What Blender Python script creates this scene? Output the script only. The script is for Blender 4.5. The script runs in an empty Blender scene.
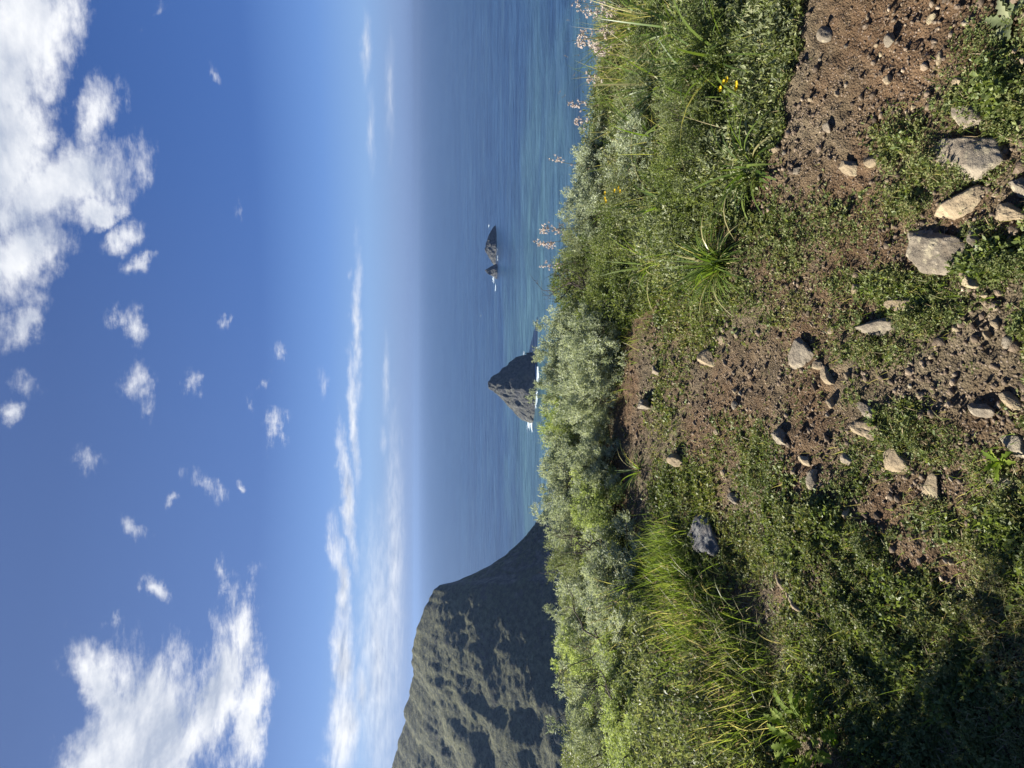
import bpy, math, random
import numpy as np
from mathutils import Matrix, Vector

random.seed(7)
RNG = np.random.default_rng(11)
SC = bpy.context.scene
COL = SC.collection
R = math.radians

# ------------------------------------------------------------------ view geometry
CAMZ = 1.6
F = 640.0
PITCH = math.atan(97.0 / F)
CP, SP = math.cos(PITCH), math.sin(PITCH)
SEA = -150.0
SUN_AZ, SUN_EL = R(-59), R(31)          # azimuth from +Y (ahead), negative = left
SUN = np.array([math.sin(SUN_AZ) * math.cos(SUN_EL), math.cos(SUN_AZ) * math.cos(SUN_EL), math.sin(SUN_EL)])


def ray(px, py):
    a = (384.0 - py) / F
    b = (512.0 - px) / F
    return np.array([a, CP + b * SP, -SP + b * CP])


def proj(x, y, z):
    z = z - CAMZ
    d = y * CP - z * SP
    d = np.where(np.abs(d) < 1e-3, 1e-3, d)
    u = y * SP + z * CP
    return 512 - F * u / d, 384 - F * x / d, d


def at_depth(px, py, Y):
    r = ray(px, py)
    return r * (Y / r[1]) + np.array([0, 0, CAMZ])


# ------------------------------------------------------------------ noise
_perm = np.random.default_rng(3).permutation(256)
_perm = np.concatenate([_perm, _perm, _perm])
_g = np.random.default_rng(4).normal(size=(256, 3))
_g /= np.linalg.norm(_g, axis=1)[:, None]


def perlin(p):
    p = np.asarray(p, float)
    i = np.floor(p).astype(int)
    f = p - i
    u = f * f * f * (f * (f * 6 - 15) + 10)
    i &= 255
    out = 0
    for dx in (0, 1):
        wx = u[..., 0] if dx else 1 - u[..., 0]
        for dy in (0, 1):
            wy = u[..., 1] if dy else 1 - u[..., 1]
            for dz in (0, 1):
                wz = u[..., 2] if dz else 1 - u[..., 2]
                h = _perm[_perm[_perm[(i[..., 0] + dx) & 255] + ((i[..., 1] + dy) & 255)] + ((i[..., 2] + dz) & 255)]
                g = _g[h]
                out = out + wx * wy * wz * (g[..., 0] * (f[..., 0] - dx) + g[..., 1] * (f[..., 1] - dy) + g[..., 2] * (f[..., 2] - dz))
    return out * 1.5


def fbm(p, octv=4, lac=2.03, gain=0.5, ridged=False):
    p = np.asarray(p, float)
    s, a, n = 0, 1.0, 0
    for k in range(octv):
        v = perlin(p * lac ** k + 17.3 * k)
        if ridged:
            v = 1 - 2 * np.abs(v)
        s = s + a * v
        n += a
        a *= gain
    return s / n


def P3(x, y, z=0.0):
    x = np.asarray(x, float)
    return np.stack([x, np.broadcast_to(y, x.shape).astype(float), np.broadcast_to(z, x.shape).astype(float)], -1)


def sstep(a, b, x):
    t = np.clip((x - a) / (b - a), 0, 1)
    return t * t * (3 - 2 * t)


# ------------------------------------------------------------------ terrain height
EDGE_X = np.array([-400, -30, -9, -5, -2.5, 0, 1.2, 2.2, 3.2, 6, 15, 60, 400.])
EDGE_Y = np.array([40, 12, 6.6, 6.1, 6.3, 6.4, 6.0, 5.3, 4.6, 3.0, -4, -60, -600.])


def ground_low(x, y):
    x = np.asarray(x, float); y = np.asarray(y, float)
    z = 0.055 * fbm(P3(x * 0.55, y * 0.55, 3.1), 3)
    ye = np.interp(x, EDGE_X, EDGE_Y)
    s = np.maximum(0, y - ye)
    drop = 0.30 * s + 0.12 * np.minimum(s, 6) ** 2
    drop = np.where(s > 6, 0.30 * s + 4.32 + 1.0 * (s - 6), drop)
    # shallow hollow on the left and the small bank in front of it
    z = z - 0.10 * np.exp(-(((x + 0.95) / 0.5) ** 2 + ((y - 3.1) / 0.45) ** 2))
    z = z + 0.07 * np.exp(-(((x + 0.55) / 0.55) ** 2 + ((y - 2.45) / 0.3) ** 2))
    z = z + 0.10 * np.exp(-(((x - 2.2) / 0.9) ** 2 + ((y - 1.4) / 0.8) ** 2))
    z = z + 0.16 * np.exp(-(((x + 2.1) / 0.8) ** 2 + ((y - 3.6) / 0.9) ** 2))
    far = np.hypot(x, y)
    z = z + sstep(8, 40, far) * fbm(P3(x * 0.06, y * 0.06, 9.), 4) * 3.0 - drop
    return np.maximum(z, SEA - 12)


def ground_hit(px, py):
    r = ray(px, py)
    lo, hi = 0.3, 14.0
    o = np.array([0, 0, CAMZ])
    ts = np.linspace(lo, hi, 400)
    pts = o + ts[:, None] * r
    g = ground_low(pts[:, 0], pts[:, 1]) - pts[:, 2]
    k = int(np.argmax(g > 0)) if (g > 0).any() else 200
    a, b = ts[max(k - 1, 0)], ts[k]
    for _ in range(20):
        m = (a + b) / 2
        q = o + m * r
        if float(ground_low(q[0], q[1])) > q[2]:
            b = m
        else:
            a = m
    q = o + b * r
    return np.array([q[0], q[1], float(ground_low(q[0], q[1]))])


# border between trodden soil and the taller plants, as (py, px) on the flat ground
BPY = np.array([-300, 0, 60, 110, 160, 200, 240, 280, 300, 330, 380, 440, 470, 520, 560, 600, 650, 700, 768, 1100.])
BPX = np.array([840, 806, 796, 786, 768, 742, 716, 690, 650, 624, 604, 596, 608, 618, 640, 695, 745, 772, 800, 900.])


def veg_zone(x, y):
    px, py, d = proj(x, y, np.zeros_like(x))
    v = np.interp(py, BPY, BPX) - px + 34 * fbm(P3(np.asarray(x) * 2.6, np.asarray(y) * 2.6, 12.), 4) * np.clip(3.2 / np.maximum(d, .5), .5, 1.2)
    return np.where(d > 0.2, v, -999)       # >0 inside taller plants (in px of the view)


def in_poly(px, py, poly):
    poly = np.asarray(poly, float)
    c = np.zeros(px.shape, bool)
    j = len(poly) - 1
    for i in range(len(poly)):
        xi, yi = poly[i]; xj, yj = poly[j]
        hit = ((yi > py) != (yj > py)) & (px < (xj - xi) * (py - yi) / (yj - yi + 1e-9) + xi)
        c ^= hit
        j = i
    return c


# green cover amounts on the trodden ground: (centre px, py, radii, amount)
GREEN = [
    (985, 75, 45, 55, .95), (900, 135, 35, 28, .7), (950, 170, 60, 20, .6), (1000, 100, 30, 40, .95),
    (840, 215, 45, 30, .45), (780, 240, 36, 35, .62), (905, 200, 30, 20, .6), (985, 255, 40, 30, .85),
    (890, 285, 60, 18, .85), (925, 310, 45, 25, .9), (840, 320, 35, 25, .42), (870, 350, 50, 18, .55), (790, 310, 40, 25, .32),
    (735, 290, 45, 25, .45), (690, 320, 32, 45, .52), (668, 360, 25, 35, .4), (665, 410, 20, 50, .25),
    (735, 450, 25, 40, .42), (690, 490, 40, 40, .58), (760, 470, 25, 45, .72), (800, 530, 55, 45, .85),
    (740, 550, 50, 40, .85), (700, 560, 40, 40, .85), (850, 470, 22, 40, .7), (880, 450, 20, 30, .5), (905, 425, 32, 26, .75), (930, 445, 40, 28, .5),
    (860, 560, 35, 40, .85), (940, 525, 45, 28, .7), (1000, 530, 40, 45, .75), (985, 470, 25, 25, .45),
    (850, 620, 60, 50, 1.0), (930, 610, 60, 40, .95), (1000, 620, 60, 60, 1.), (820, 680, 80, 60, 1.), (920, 700, 90, 80, 1.), (1010, 720, 60, 60, 1.),
    (760, 640, 50, 40, .7), (855, 400, 16, 14, .35), (800, 400, 30, 20, .15),
]
BARE = [(880, 45, 90, 70, 1.0), (820, 110, 55, 65, 1.0), (850, 10, 90, 40, 1.0), (640, 330, 16, 60, .6), (720, 380, 40, 40, .35), (830, 410, 40, 30, .5), (980, 360, 45, 45, .7),
        (830, 450, 22, 30, .6), (880, 520, 20, 20, .8), (915, 545, 18, 24, .9), (950, 575, 18, 18, .8), (900, 495, 14, 18, .5), (740, 610, 36, 34, .8), (775, 655, 30, 24, .6), (620, 430, 20, 60, .8)]


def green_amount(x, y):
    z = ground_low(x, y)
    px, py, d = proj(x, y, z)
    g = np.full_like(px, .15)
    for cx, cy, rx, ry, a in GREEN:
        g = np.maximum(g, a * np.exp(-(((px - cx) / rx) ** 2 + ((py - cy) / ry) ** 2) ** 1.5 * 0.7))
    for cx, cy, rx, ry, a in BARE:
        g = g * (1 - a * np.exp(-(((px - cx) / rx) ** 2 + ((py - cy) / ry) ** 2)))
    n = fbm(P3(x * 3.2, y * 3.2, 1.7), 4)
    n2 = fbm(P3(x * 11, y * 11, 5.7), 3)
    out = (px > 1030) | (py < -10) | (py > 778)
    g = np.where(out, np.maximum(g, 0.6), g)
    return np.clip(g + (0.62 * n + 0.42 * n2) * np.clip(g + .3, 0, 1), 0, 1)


def relief_at(x, y, g):
    """clods, pits and rills of the trodden soil"""
    clod = 0.022 * fbm(P3(x * 5, y * 5, 2.), 4) + 0.017 * (fbm(P3(x * 14, y * 14, 7.), 4, ridged=True, gain=.55) - .45)
    rug = sstep(-.1, .45, fbm(P3(x * 1.4, y * 1.4, 31.), 3))
    fine = rug * 0.030 * (np.maximum(0, fbm(P3(x * 26, y * 26, 3.), 3)) - .1) + .010 * np.maximum(0, fbm(P3(x * 55, y * 55, 13.), 2))
    c, s = math.cos(.75), math.sin(.75)
    u, w = x * c + y * s, -x * s + y * c
    rill = 0.012 * fbm(P3(u * 2.2, w * 14, 1.), 3, ridged=True) * sstep(.2, 1.0, x) * sstep(3.4, 2.6, y)
    return (clod + fine + rill) * (1 - .45 * g)


def ground_full(x, y):
    x = np.atleast_1d(np.asarray(x, float)); y = np.atleast_1d(np.asarray(y, float))
    g = np.where(veg_zone(x, y) > 0, np.maximum(green_amount(x, y), .8), green_amount(x, y))
    return ground_low(x, y) + sstep(9, 5, np.hypot(x, y)) * relief_at(x, y, g)


# ------------------------------------------------------------------ object helpers
def tag(o, label=None, cat=None, group=None, kind=None):
    if label: o['label'] = label
    if cat: o['category'] = cat
    if group: o['group'] = group
    if kind: o['kind'] = kind
    return o


def link(o, parent=None):
    COL.objects.link(o)
    if parent is not None:
        o.parent = parent
    return o


def empty(name, loc, rz=0.0, scale=1.0):
    o = bpy.data.objects.new(name, None)
    o.empty_display_size = 0.1
    o.location = loc
    o.rotation_euler = (0, 0, rz)
    o.scale = (scale, scale, scale) if np.isscalar(scale) else scale
    return link(o)


def mesh_np(name, V, faces, mat=None, var=None, smooth=False):
    """V (n,3); faces = list of int arrays, each (m,k)"""
    me = bpy.data.meshes.new(name)
    V = np.ascontiguousarray(V, np.float32)
    faces = [np.asarray(f, np.int32) for f in faces if len(f)]
    nl = sum(f.size for f in faces)
    npoly = sum(len(f) for f in faces)
    me.vertices.add(len(V)); me.vertices.foreach_set('co', V.ravel())
    me.loops.add(nl); me.polygons.add(npoly)
    me.loops.foreach_set('vertex_index', np.concatenate([f.ravel() for f in faces]))
    starts, tot, s = [], [], 0
    for f in faces:
        starts.append(s + np.arange(len(f)) * f.shape[1]); s += f.size
    me.polygons.foreach_set('loop_start', np.concatenate(starts).astype(np.int32))
    if smooth:
        me.polygons.foreach_set('use_smooth', np.ones(npoly, bool))
    me.update(calc_edges=True)
    if var is not None:
        a = me.attributes.new('var', 'FLOAT', 'POINT')
        a.data.foreach_set('value', np.ascontiguousarray(var, np.float32))
    if mat is not None:
        me.materials.append(mat)
    return me


def mobj(name, me, parent=None, loc=None):
    o = bpy.data.objects.new(name, me)
    if loc is not None: o.location = loc
    return link(o, parent)


class Acc:
    """collects vertex/face blocks for one mesh"""
    def __init__(self): self.v, self.f, self.var, self.n = [], {}, [], 0
    def add(self, V, F, var):
        F = np.asarray(F)
        self.f.setdefault(F.shape[1], []).append(F + self.n)
        self.v.append(V); self.n += len(V)
        self.var.append(np.broadcast_to(var, (len(V),)).astype(np.float32))
    def mesh(self, name, mat, smooth=False):
        return mesh_np(name, np.concatenate(self.v), [np.concatenate(f) for f in self.f.values()], mat, np.concatenate(self.var), smooth)


def unit(v):
    return v / np.maximum(np.linalg.norm(v, axis=-1, keepdims=True), 1e-9)


def rdir(n, rng=RNG):
    return unit(rng.normal(size=(n, 3)))


def leaves(acc, Pt, D, N, L, W, fold=0.25, droop=0.0, var=None, wide=0.5):
    n = len(Pt)
    L = np.broadcast_to(L, (n,))[:, None]; W = np.broadcast_to(W, (n,))[:, None]
    side = unit(np.cross(D, N)); N2 = np.cross(side, D)
    mid = Pt + D * L * wide
    tip = Pt + D * L - np.array([0, 0, 1.]) * (L * droop)
    V = np.stack([Pt, mid + side * W / 2 + N2 * W * fold, tip, mid - side * W / 2 + N2 * W * fold], 1).reshape(-1, 3)
    Fq = np.arange(n * 4).reshape(n, 4)
    if var is None: var = RNG.random(n)
    acc.add(V, Fq, np.repeat(var, 4))


def blades(acc, Pt, D, L, W, bend, seg=4, var=None, tipw=0.05, roll=None):
    """curved tapering strips"""
    n = len(Pt)
    L = np.broadcast_to(L, (n,)); W = np.broadcast_to(W, (n,)); bend = np.broadcast_to(bend, (n,))
    side = unit(np.cross(D, np.array([0, 0, 1.]) + 0.2 * rdir(n)))
    if roll is not None:
        nn = np.cross(side, D); c = np.cos(roll)[:, None]; s = np.sin(roll)[:, None]
        side = side * c + nn * s
    H = unit(D * np.array([1, 1, 0.0]) + 1e-6)
    rows = []
    pos = Pt.copy(); d = D.copy()
    for k in range(seg + 1):
        t = k / seg
        w = W * np.maximum(tipw, (1 - t ** 2.2)) * (0.75 + 0.25 * min(1, t * 4)) * 0.5
        rows.append(np.stack([pos + side * w[:, None], pos - side * w[:, None]], 1))
        d = unit(d + (H * 0.25 - np.array([0, 0, 1.])) * (bend / seg)[:, None])
        pos = pos + d * (L / seg)[:, None]
    V = np.stack(rows, 1).reshape(n, -1, 3)            # n,(seg+1)*2,3
    m = (seg + 1) * 2
    base = np.arange(n)[:, None] * m
    fs = [np.concatenate([base + 2 * k, base + 2 * k + 1, base + 2 * k + 3, base + 2 * k + 2], 1) for k in range(seg)]
    if var is None: var = RNG.random(n)
    acc.add(V.reshape(-1, 3), np.concatenate(fs), np.repeat(var, m))
    return pos, d


def tube(acc, pts, radii, sides=5, var=0.5):
    pts = np.asarray(pts, float); n = len(pts)
    radii = np.broadcast_to(radii, (n,))
    T = unit(np.gradient(pts, axis=0))
    A = unit(np.cross(T, np.array([0.31, 0.17, 0.93]))); B = np.cross(T, A)
    th = np.arange(sides) * 2 * math.pi / sides
    V = pts[:, None] + radii[:, None, None] * (A[:, None] * np.cos(th)[None, :, None] + B[:, None] * np.sin(th)[None, :, None])
    idx = np.arange(n * sides).reshape(n, sides)
    nx = np.roll(idx, -1, 1)
    Fq = np.stack([idx[:-1], nx[:-1], nx[1:], idx[1:]], -1).reshape(-1, 4)
    acc.add(V.reshape(-1, 3), Fq, var)


def icosphere(sub):
    import bmesh
    bm = bmesh.new(); bmesh.ops.create_icosphere(bm, subdivisions=sub, radius=1.0)
    V = np.array([v.co[:] for v in bm.verts]); Fq = np.array([[v.index for v in f.verts] for f in bm.faces])
    bm.free()
    return V, Fq


# ------------------------------------------------------------------ materials
def new_mat(name):
    m = bpy.data.materials.new(name); m.use_nodes = True
    nt = m.node_tree; nt.nodes.clear()
    out = nt.nodes.new('ShaderNodeOutputMaterial')
    return m, nt, out


class NT:
    """short-hand for building node graphs"""
    def __init__(self, nt): self.nt = nt
    def _set(self, sock, v):
        if hasattr(v, 'is_output'): self.nt.links.new(v, sock)
        else:
            if sock.type == 'RGBA' and len(v) == 3: v = (*v, 1)
            sock.default_value = v
    def node(self, t, **kw):
        n = self.nt.nodes.new(t)
        for k, v in kw.items(): setattr(n, k, v)
        return n
    def math(self, op, a, b=None, c=None, clamp=False):
        n = self.node('ShaderNodeMath', operation=op, use_clamp=clamp)
        self._set(n.inputs[0], a)
        if b is not None: self._set(n.inputs[1], b)
        if c is not None: self._set(n.inputs[2], c)
        return n.outputs[0]
    def vmath(self, op, a, b=None, scale=None):
        n = self.node('ShaderNodeVectorMath', operation=op)
        self._set(n.inputs[0], a)
        if b is not None: self._set(n.inputs[1], b)
        if scale is not None: self._set(n.inputs['Scale'], scale)
        return n.outputs['Value'] if op in ('LENGTH', 'DOT_PRODUCT', 'DISTANCE') else n.outputs[0]
    def noise(self, vec, scale, detail=4, rough=0.55, dist=0.0, color=False):
        n = self.node('ShaderNodeTexNoise')
        self._set(n.inputs['Vector'], vec)
        n.inputs['Scale'].default_value = scale; n.inputs['Detail'].default_value = detail
        n.inputs['Roughness'].default_value = rough; n.inputs['Distortion'].default_value = dist
        return n.outputs['Color' if color else 'Fac']
    def voronoi(self, vec, scale, feature='F1', out='Distance'):
        n = self.node('ShaderNodeTexVoronoi', feature=feature)
        self._set(n.inputs['Vector'], vec); n.inputs['Scale'].default_value = scale
        return n.outputs[out]
    def mapping(self, vec, loc=(0, 0, 0), rot=(0, 0, 0), scale=(1, 1, 1), kind='POINT'):
        n = self.node('ShaderNodeMapping', vector_type=kind)
        self._set(n.inputs['Vector'], vec)
        n.inputs['Location'].default_value = loc; n.inputs['Rotation'].default_value = rot; n.inputs['Scale'].default_value = scale
        return n.outputs[0]
    def smooth(self, x, a, b):
        n = self.node('ShaderNodeMapRange', interpolation_type='SMOOTHSTEP')
        self._set(n.inputs['Value'], x)
        n.inputs['From Min'].default_value = a; n.inputs['From Max'].default_value = b
        return n.outputs[0]
    def mix(self, f, a, b, blend='MIX'):
        n = self.node('ShaderNodeMix', data_type='RGBA', blend_type=blend)
        self._set(n.inputs[0], f); self._set(n.inputs[6], a); self._set(n.inputs[7], b)
        return n.outputs[2]
    def ramp(self, f, stops):
        n = self.node('ShaderNodeValToRGB')
        cr = n.color_ramp
        while len(cr.elements) < len(stops): cr.elements.new(0.5)
        for e, (p, c) in zip(cr.elements, stops):
            e.position = p; e.color = (*c, 1)
        self._set(n.inputs[0], f)
        return n.outputs[0]
    def bump(self, h, strength, dist):
        n = self.node('ShaderNodeBump')
        n.inputs['Strength'].default_value = strength; n.inputs['Distance'].default_value = dist
        self._set(n.inputs['Height'], h)
        return n.outputs[0]
    def pos(self): return self.node('ShaderNodeNewGeometry').outputs['Position']
    def obj(self): return self.node('ShaderNodeTexCoord').outputs['Object']
    def attr(self, name):
        return self.node('ShaderNodeAttribute', attribute_name=name).outputs['Fac']
    def principled(self, out, col, rough=0.9, normal=None, spec=0.3):
        n = self.node('ShaderNodeBsdfPrincipled')
        self._set(n.inputs['Base Color'], col); self._set(n.inputs['Roughness'], rough)
        n.inputs['Specular IOR Level'].default_value = spec
        if normal is not None: self._set(n.inputs['Normal'], normal)
        self.nt.links.new(n.outputs[0], out.inputs['Surface'])
        return n


def leaf_mat(name, stops, transl=0.4, rough=0.5, spec=0.35, tcol=None):
    m, nt, out = new_mat(name); t = NT(nt)
    v = t.attr('var')
    big = t.noise(t.pos(), 2.3, 3)
    f = t.math('ADD', t.math('MULTIPLY', v, 0.75), t.math('MULTIPLY', big, 0.5))
    f = t.math('SUBTRACT', f, 0.125, clamp=True)
    col = t.ramp(f, stops)
    p = t.node('ShaderNodeBsdfPrincipled')
    t._set(p.inputs['Base Color'], col); p.inputs['Roughness'].default_value = rough
    p.inputs['Specular IOR Level'].default_value = spec
    tr = t.node('ShaderNodeBsdfTranslucent')
    tc = t.mix(1.0, col, tcol or (1.15, 1.2, 0.6), 'MULTIPLY')
    t._set(tr.inputs['Color'], tc)
    mx = t.node('ShaderNodeMixShader'); mx.inputs[0].default_value = transl
    nt.links.new(p.outputs[0], mx.inputs[1]); nt.links.new(tr.outputs[0], mx.inputs[2])
    nt.links.new(mx.outputs[0], out.inputs['Surface'])
    return m


def bark_mat(name, a, b):
    m, nt, out = new_mat(name); t = NT(nt)
    n = t.noise(t.pos(), 40, 4)
    t.principled(out, t.mix(n, a, b), 0.9)
    return m


M_SILVER = leaf_mat('silver_leaf', [(0, (.13, .16, .085)), (.3, (.27, .31, .20)), (.65, (.46, .50, .36)), (1, (.58, .60, .40))], 0.3, 0.65, 0.2, (1.1, 1.1, .7))
M_PALE = leaf_mat('pale_leaf', [(0, (.11, .15, .05)), (.3, (.25, .30, .11)), (.65, (.42, .48, .21)), (1, (.55, .58, .26))], 0.35, 0.6, 0.2)
M_GREEN = leaf_mat('olive_leaf', [(0, (.05, .075, .022)), (.4, (.13, .17, .05)), (.75, (.23, .26, .09)), (1, (.40, .36, .16))], 0.38, 0.5, 0.3)
M_GREY = leaf_mat('greygreen_leaf', [(0, (.08, .10, .045)), (.5, (.20, .23, .11)), (.85, (.32, .33, .18)), (1, (.44, .37, .22))], 0.33, 0.55, 0.25)
M_COVER = leaf_mat('cover_leaf', [(0, (.055, .062, .022)), (.35, (.115, .150, .045)), (.7, (.21, .215, .078)), (1, (.34, .255, .15))], 0.3, 0.55, 0.22)
M_GRASS = leaf_mat('grass_blade', [(0, (.10, .155, .025)), (.55, (.21, .275, .055)), (.8, (.34, .335, .12)), (1, (.50, .41, .25))], 0.5, 0.45, 0.3)
M_STRAP = leaf_mat('strap_leaf', [(0, (.05, .09, .018)), (.5, (.12, .18, .03)), (.85, (.20, .25, .06)), (1, (.40, .36, .16))], 0.4, 0.4, 0.4)
M_BROAD = leaf_mat('broad_leaf', [(0, (.10, .16, .02)), (.5, (.19, .27, .03)), (1, (.30, .36, .06))], 0.55, 0.7, 0.12)
M_DRY = leaf_mat('dry_grass', [(0, (.20, .14, .08)), (.5, (.36, .27, .16)), (1, (.52, .42, .28))], 0.3, 0.7, 0.2, (1.1, 1., .8))
M_BLOOM = leaf_mat('dry_blossom', [(0, (.44, .35, .29)), (.5, (.66, .57, .51)), (1, (.82, .77, .70))], 0.45, 0.7, 0.2, (1., .95, .9))
M_YELLOW = leaf_mat('yellow_petal', [(0, (.65, .45, .01)), (1, (.8, .62, .02))], 0.35, 0.6, 0.2, (1, .9, .3))
M_STEM = bark_mat('green_brown_stem', (.10, .085, .045), (.17, .15, .08))
M_BARK = bark_mat('weathered_twig', (.045, .034, .028), (.11, .088, .07))


def ground_mat():
    m, nt, out = new_mat('soil'); t = NT(nt)
    p = t.pos()
    big = t.noise(p, 0.9, 4, .6)
    mid = t.noise(p, 7, 6, .65)
    fin = t.noise(p, 55, 6, .7)
    spk = t.voronoi(p, 130)
    red = t.mix(t.smooth(big, .42, .58), (.136, .085, .046), (.152, .120, .074))
    col = t.mix(t.smooth(mid, .35, .7), t.mix(1.0, red, (.62, .60, .58), 'MULTIPLY'), red)
    col = t.mix(t.math('MULTIPLY', t.smooth(fin, .52, .78), .55), col, (.25, .20, .125))
    col = t.mix(t.math('MULTIPLY', t.smooth(fin, .45, .25), .6), col, (.040, .028, .022))
    rnd = t.voronoi(p, 130, out='Color')
    sep = t.node('ShaderNodeSeparateColor'); nt.links.new(rnd, sep.inputs[0])
    grit = t.math('MULTIPLY', t.smooth(sep.outputs[0], .86, .9), t.smooth(spk, .5, .3))
    col = t.mix(t.math('MULTIPLY', grit, .6), col, (.36, .29, .23))
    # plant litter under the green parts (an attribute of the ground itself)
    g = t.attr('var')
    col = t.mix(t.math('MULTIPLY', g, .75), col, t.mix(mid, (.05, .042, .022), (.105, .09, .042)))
    h = t.math('ADD', t.math('MULTIPLY', fin, .6), t.math('ADD', t.math('MULTIPLY', mid, .7), t.math('MULTIPLY', spk, -.35)))
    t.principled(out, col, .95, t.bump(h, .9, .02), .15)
    return m


def rock_mat(name, a, b, c, lich=(.42, .40, .30), scale=1.0, vary=False):
    m, nt, out = new_mat(name); t = NT(nt)
    p = t.pos()
    n1 = t.noise(p, 9 * scale, 6, .65, .4); n2 = t.noise(p, 45 * scale, 6, .7); n3 = t.noise(p, 22 * scale, 3, .5)
    col = t.mix(t.smooth(n1, .35, .65), a, b)
    col = t.mix(t.smooth(n2, .5, .75), col, c)
    col = t.mix(t.math('MULTIPLY', t.smooth(n3, .56, .66), .7), col, lich)
    col = t.mix(t.math('MULTIPLY', t.smooth(n2, .42, .25), .6), col, (.06, .055, .05))
    if vary: col = t.mix(1.0, col, t.ramp(t.attr('var'), [(0, (.45, .42, .40)), (.6, (.9, .85, .8)), (.9, (1.2, 1.15, 1.1)), (1, (1.9, 1.85, 1.75))]), 'MULTIPLY')
    dust = t.noise(p, 6 * scale, 4, .6)
    col = t.mix(t.math('MULTIPLY', t.smooth(dust, .5, .7), .55), col, (.20, .15, .10))
    h = t.math('ADD', n1, t.math('MULTIPLY', n2, .8))
    t.principled(out, col, .9, t.bump(h, .8, .015), .2)
    return m


M_ROCKG = rock_mat('grey_rock', (.13, .108, .078), (.235, .20, .145), (.34, .29, .21), (.37, .32, .21))
M_ROCKT = rock_mat('tan_rock', (.17, .13, .08), (.27, .21, .13), (.36, .295, .19), (.36, .30, .18))
M_ROCKD = rock_mat('dark_rock', (.10, .10, .10), (.16, .16, .15), (.24, .23, .20), (.3, .3, .26))
M_GRAVEL = rock_mat('gravel_stone', (.12, .092, .066), (.19, .15, .105), (.26, .22, .16), (.36, .30, .22), 1.0, True)


# ------------------------------------------------------------------ setting: ground
def build_ground():
    def axis(lo, hi, step, far, g):
        a = list(np.arange(lo, hi, step))
        s = step
        while a[-1] < far: s *= g; a.append(a[-1] + s)
        s = step; b = [a[0]]
        while b[-1] > -far: s *= g; b.append(b[-1] - s)
        return np.array(b[:0:-1] + a)
    xs = axis(-1.7, 2.2, .0115, 420, 1.06)
    ys = axis(1.2, 4.9, .0125, 420, 1.06)
    X, Y = np.meshgrid(xs, ys)
    Z = ground_low(X, Y)
    near = sstep(9, 5, np.hypot(X, Y))
    G = np.zeros_like(Z)
    m = near > 0
    G[m] = green_amount(X[m], Y[m])
    vz = np.full_like(Z, -999.)
    vz[m] = veg_zone(X[m], Y[m])
    G = np.where(m & (vz > 0), np.maximum(G, .8), G)
    G = np.where(m, G, .8)
    Z[m] += near[m] * relief_at(X[m], Y[m], G[m])
    n, k = Z.shape
    idx = np.arange(n * k).reshape(n, k)
    Fq = np.stack([idx[:-1, :-1], idx[:-1, 1:], idx[1:, 1:], idx[1:, :-1]], -1).reshape(-1, 4)
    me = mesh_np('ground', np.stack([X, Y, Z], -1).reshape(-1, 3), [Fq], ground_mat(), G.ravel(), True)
    tag(mobj('ground', me), kind='structure')


build_ground()


# ------------------------------------------------------------------ setting: sea
def sea_mat():
    m, nt, out = new_mat('sea_water'); t = NT(nt)
    p = t.pos()
    # wind streaks with wave shading put into the colour, long across the view
    s1 = t.noise(t.mapping(p, scale=(.0016, .011, 1), rot=(0, 0, R(4))), 1, 5, .6, .6)
    s2 = t.noise(t.mapping(p, scale=(.004, .020, 1), rot=(0, 0, R(-5))), 1, 6, .68, .5)
    sh = t.noise(t.mapping(p, scale=(.0035, .006, 1), rot=(0, 0, R(20))), 1, 4, .55, 1.0)
    d = t.vmath('LENGTH', t.vmath('MULTIPLY', t.vmath('SUBTRACT', p, (-20, 620, SEA)), (1 / 620, 1 / 560, 0)))
    shore = t.math('ADD', t.math('SUBTRACT', 1.05, d), t.math('MULTIPLY', t.math('SUBTRACT', sh, .5), 1.5))
    shore = t.smooth(shore, .1, .75)
    deep = t.mix(t.smooth(s1, .35, .65), (.006, .022, .058), (.011, .034, .078))
    turq = t.mix(t.smooth(s1, .35, .65), (.017, .045, .068), (.032, .076, .096))
    col = t.mix(shore, deep, turq)
    s3 = t.noise(t.mapping(p, scale=(.016, .062, 1), rot=(0, 0, R(6))), 1, 5, .7, .4)
    col = t.mix(t.math('MULTIPLY', t.smooth(s3, .40, .66), 1.0), col, t.mix(1.0, col, (2.1, 1.85, 1.65), 'MULTIPLY'))  # ripple light painted into the water colour, as far bumps average out
    col = t.mix(t.math('MULTIPLY', t.smooth(s2, .45, .75), .6), col, (.045, .095, .14))
    w1 = t.noise(t.mapping(p, scale=(.03, .10, 1), rot=(0, 0, R(8))), 1, 6, .65, .5)
    w2 = t.noise(t.mapping(p, scale=(.012, .03, 1), rot=(0, 0, R(-12))), 1, 3, .5, .5)
    h = t.math('ADD', w1, t.math('MULTIPLY', w2, 1.2))
    pr = t.principled(out, col, .28, t.bump(h, .7, 4.0), .5)
    pr.inputs['IOR'].default_value = 1.33
    return m


S = 45000.0
def sea_axis():
    a = [0.0]; s = 150.0
    while a[-1] < S: a.append(min(S, a[-1] + s)); s *= 1.25
    a = np.array(a); return np.concatenate([-a[:0:-1], a])
ax = sea_axis()
X, Y = np.meshgrid(ax, ax)
idx = np.arange(X.size).reshape(X.shape)
me = mesh_np('sea', np.stack([X, Y, np.full_like(X, SEA)], -1).reshape(-1, 3),
             [np.stack([idx[:-1, :-1], idx[:-1, 1:], idx[1:, 1:], idx[1:, :-1]], -1).reshape(-1, 4)], sea_mat())
tag(mobj('sea', me), kind='structure')


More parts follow.
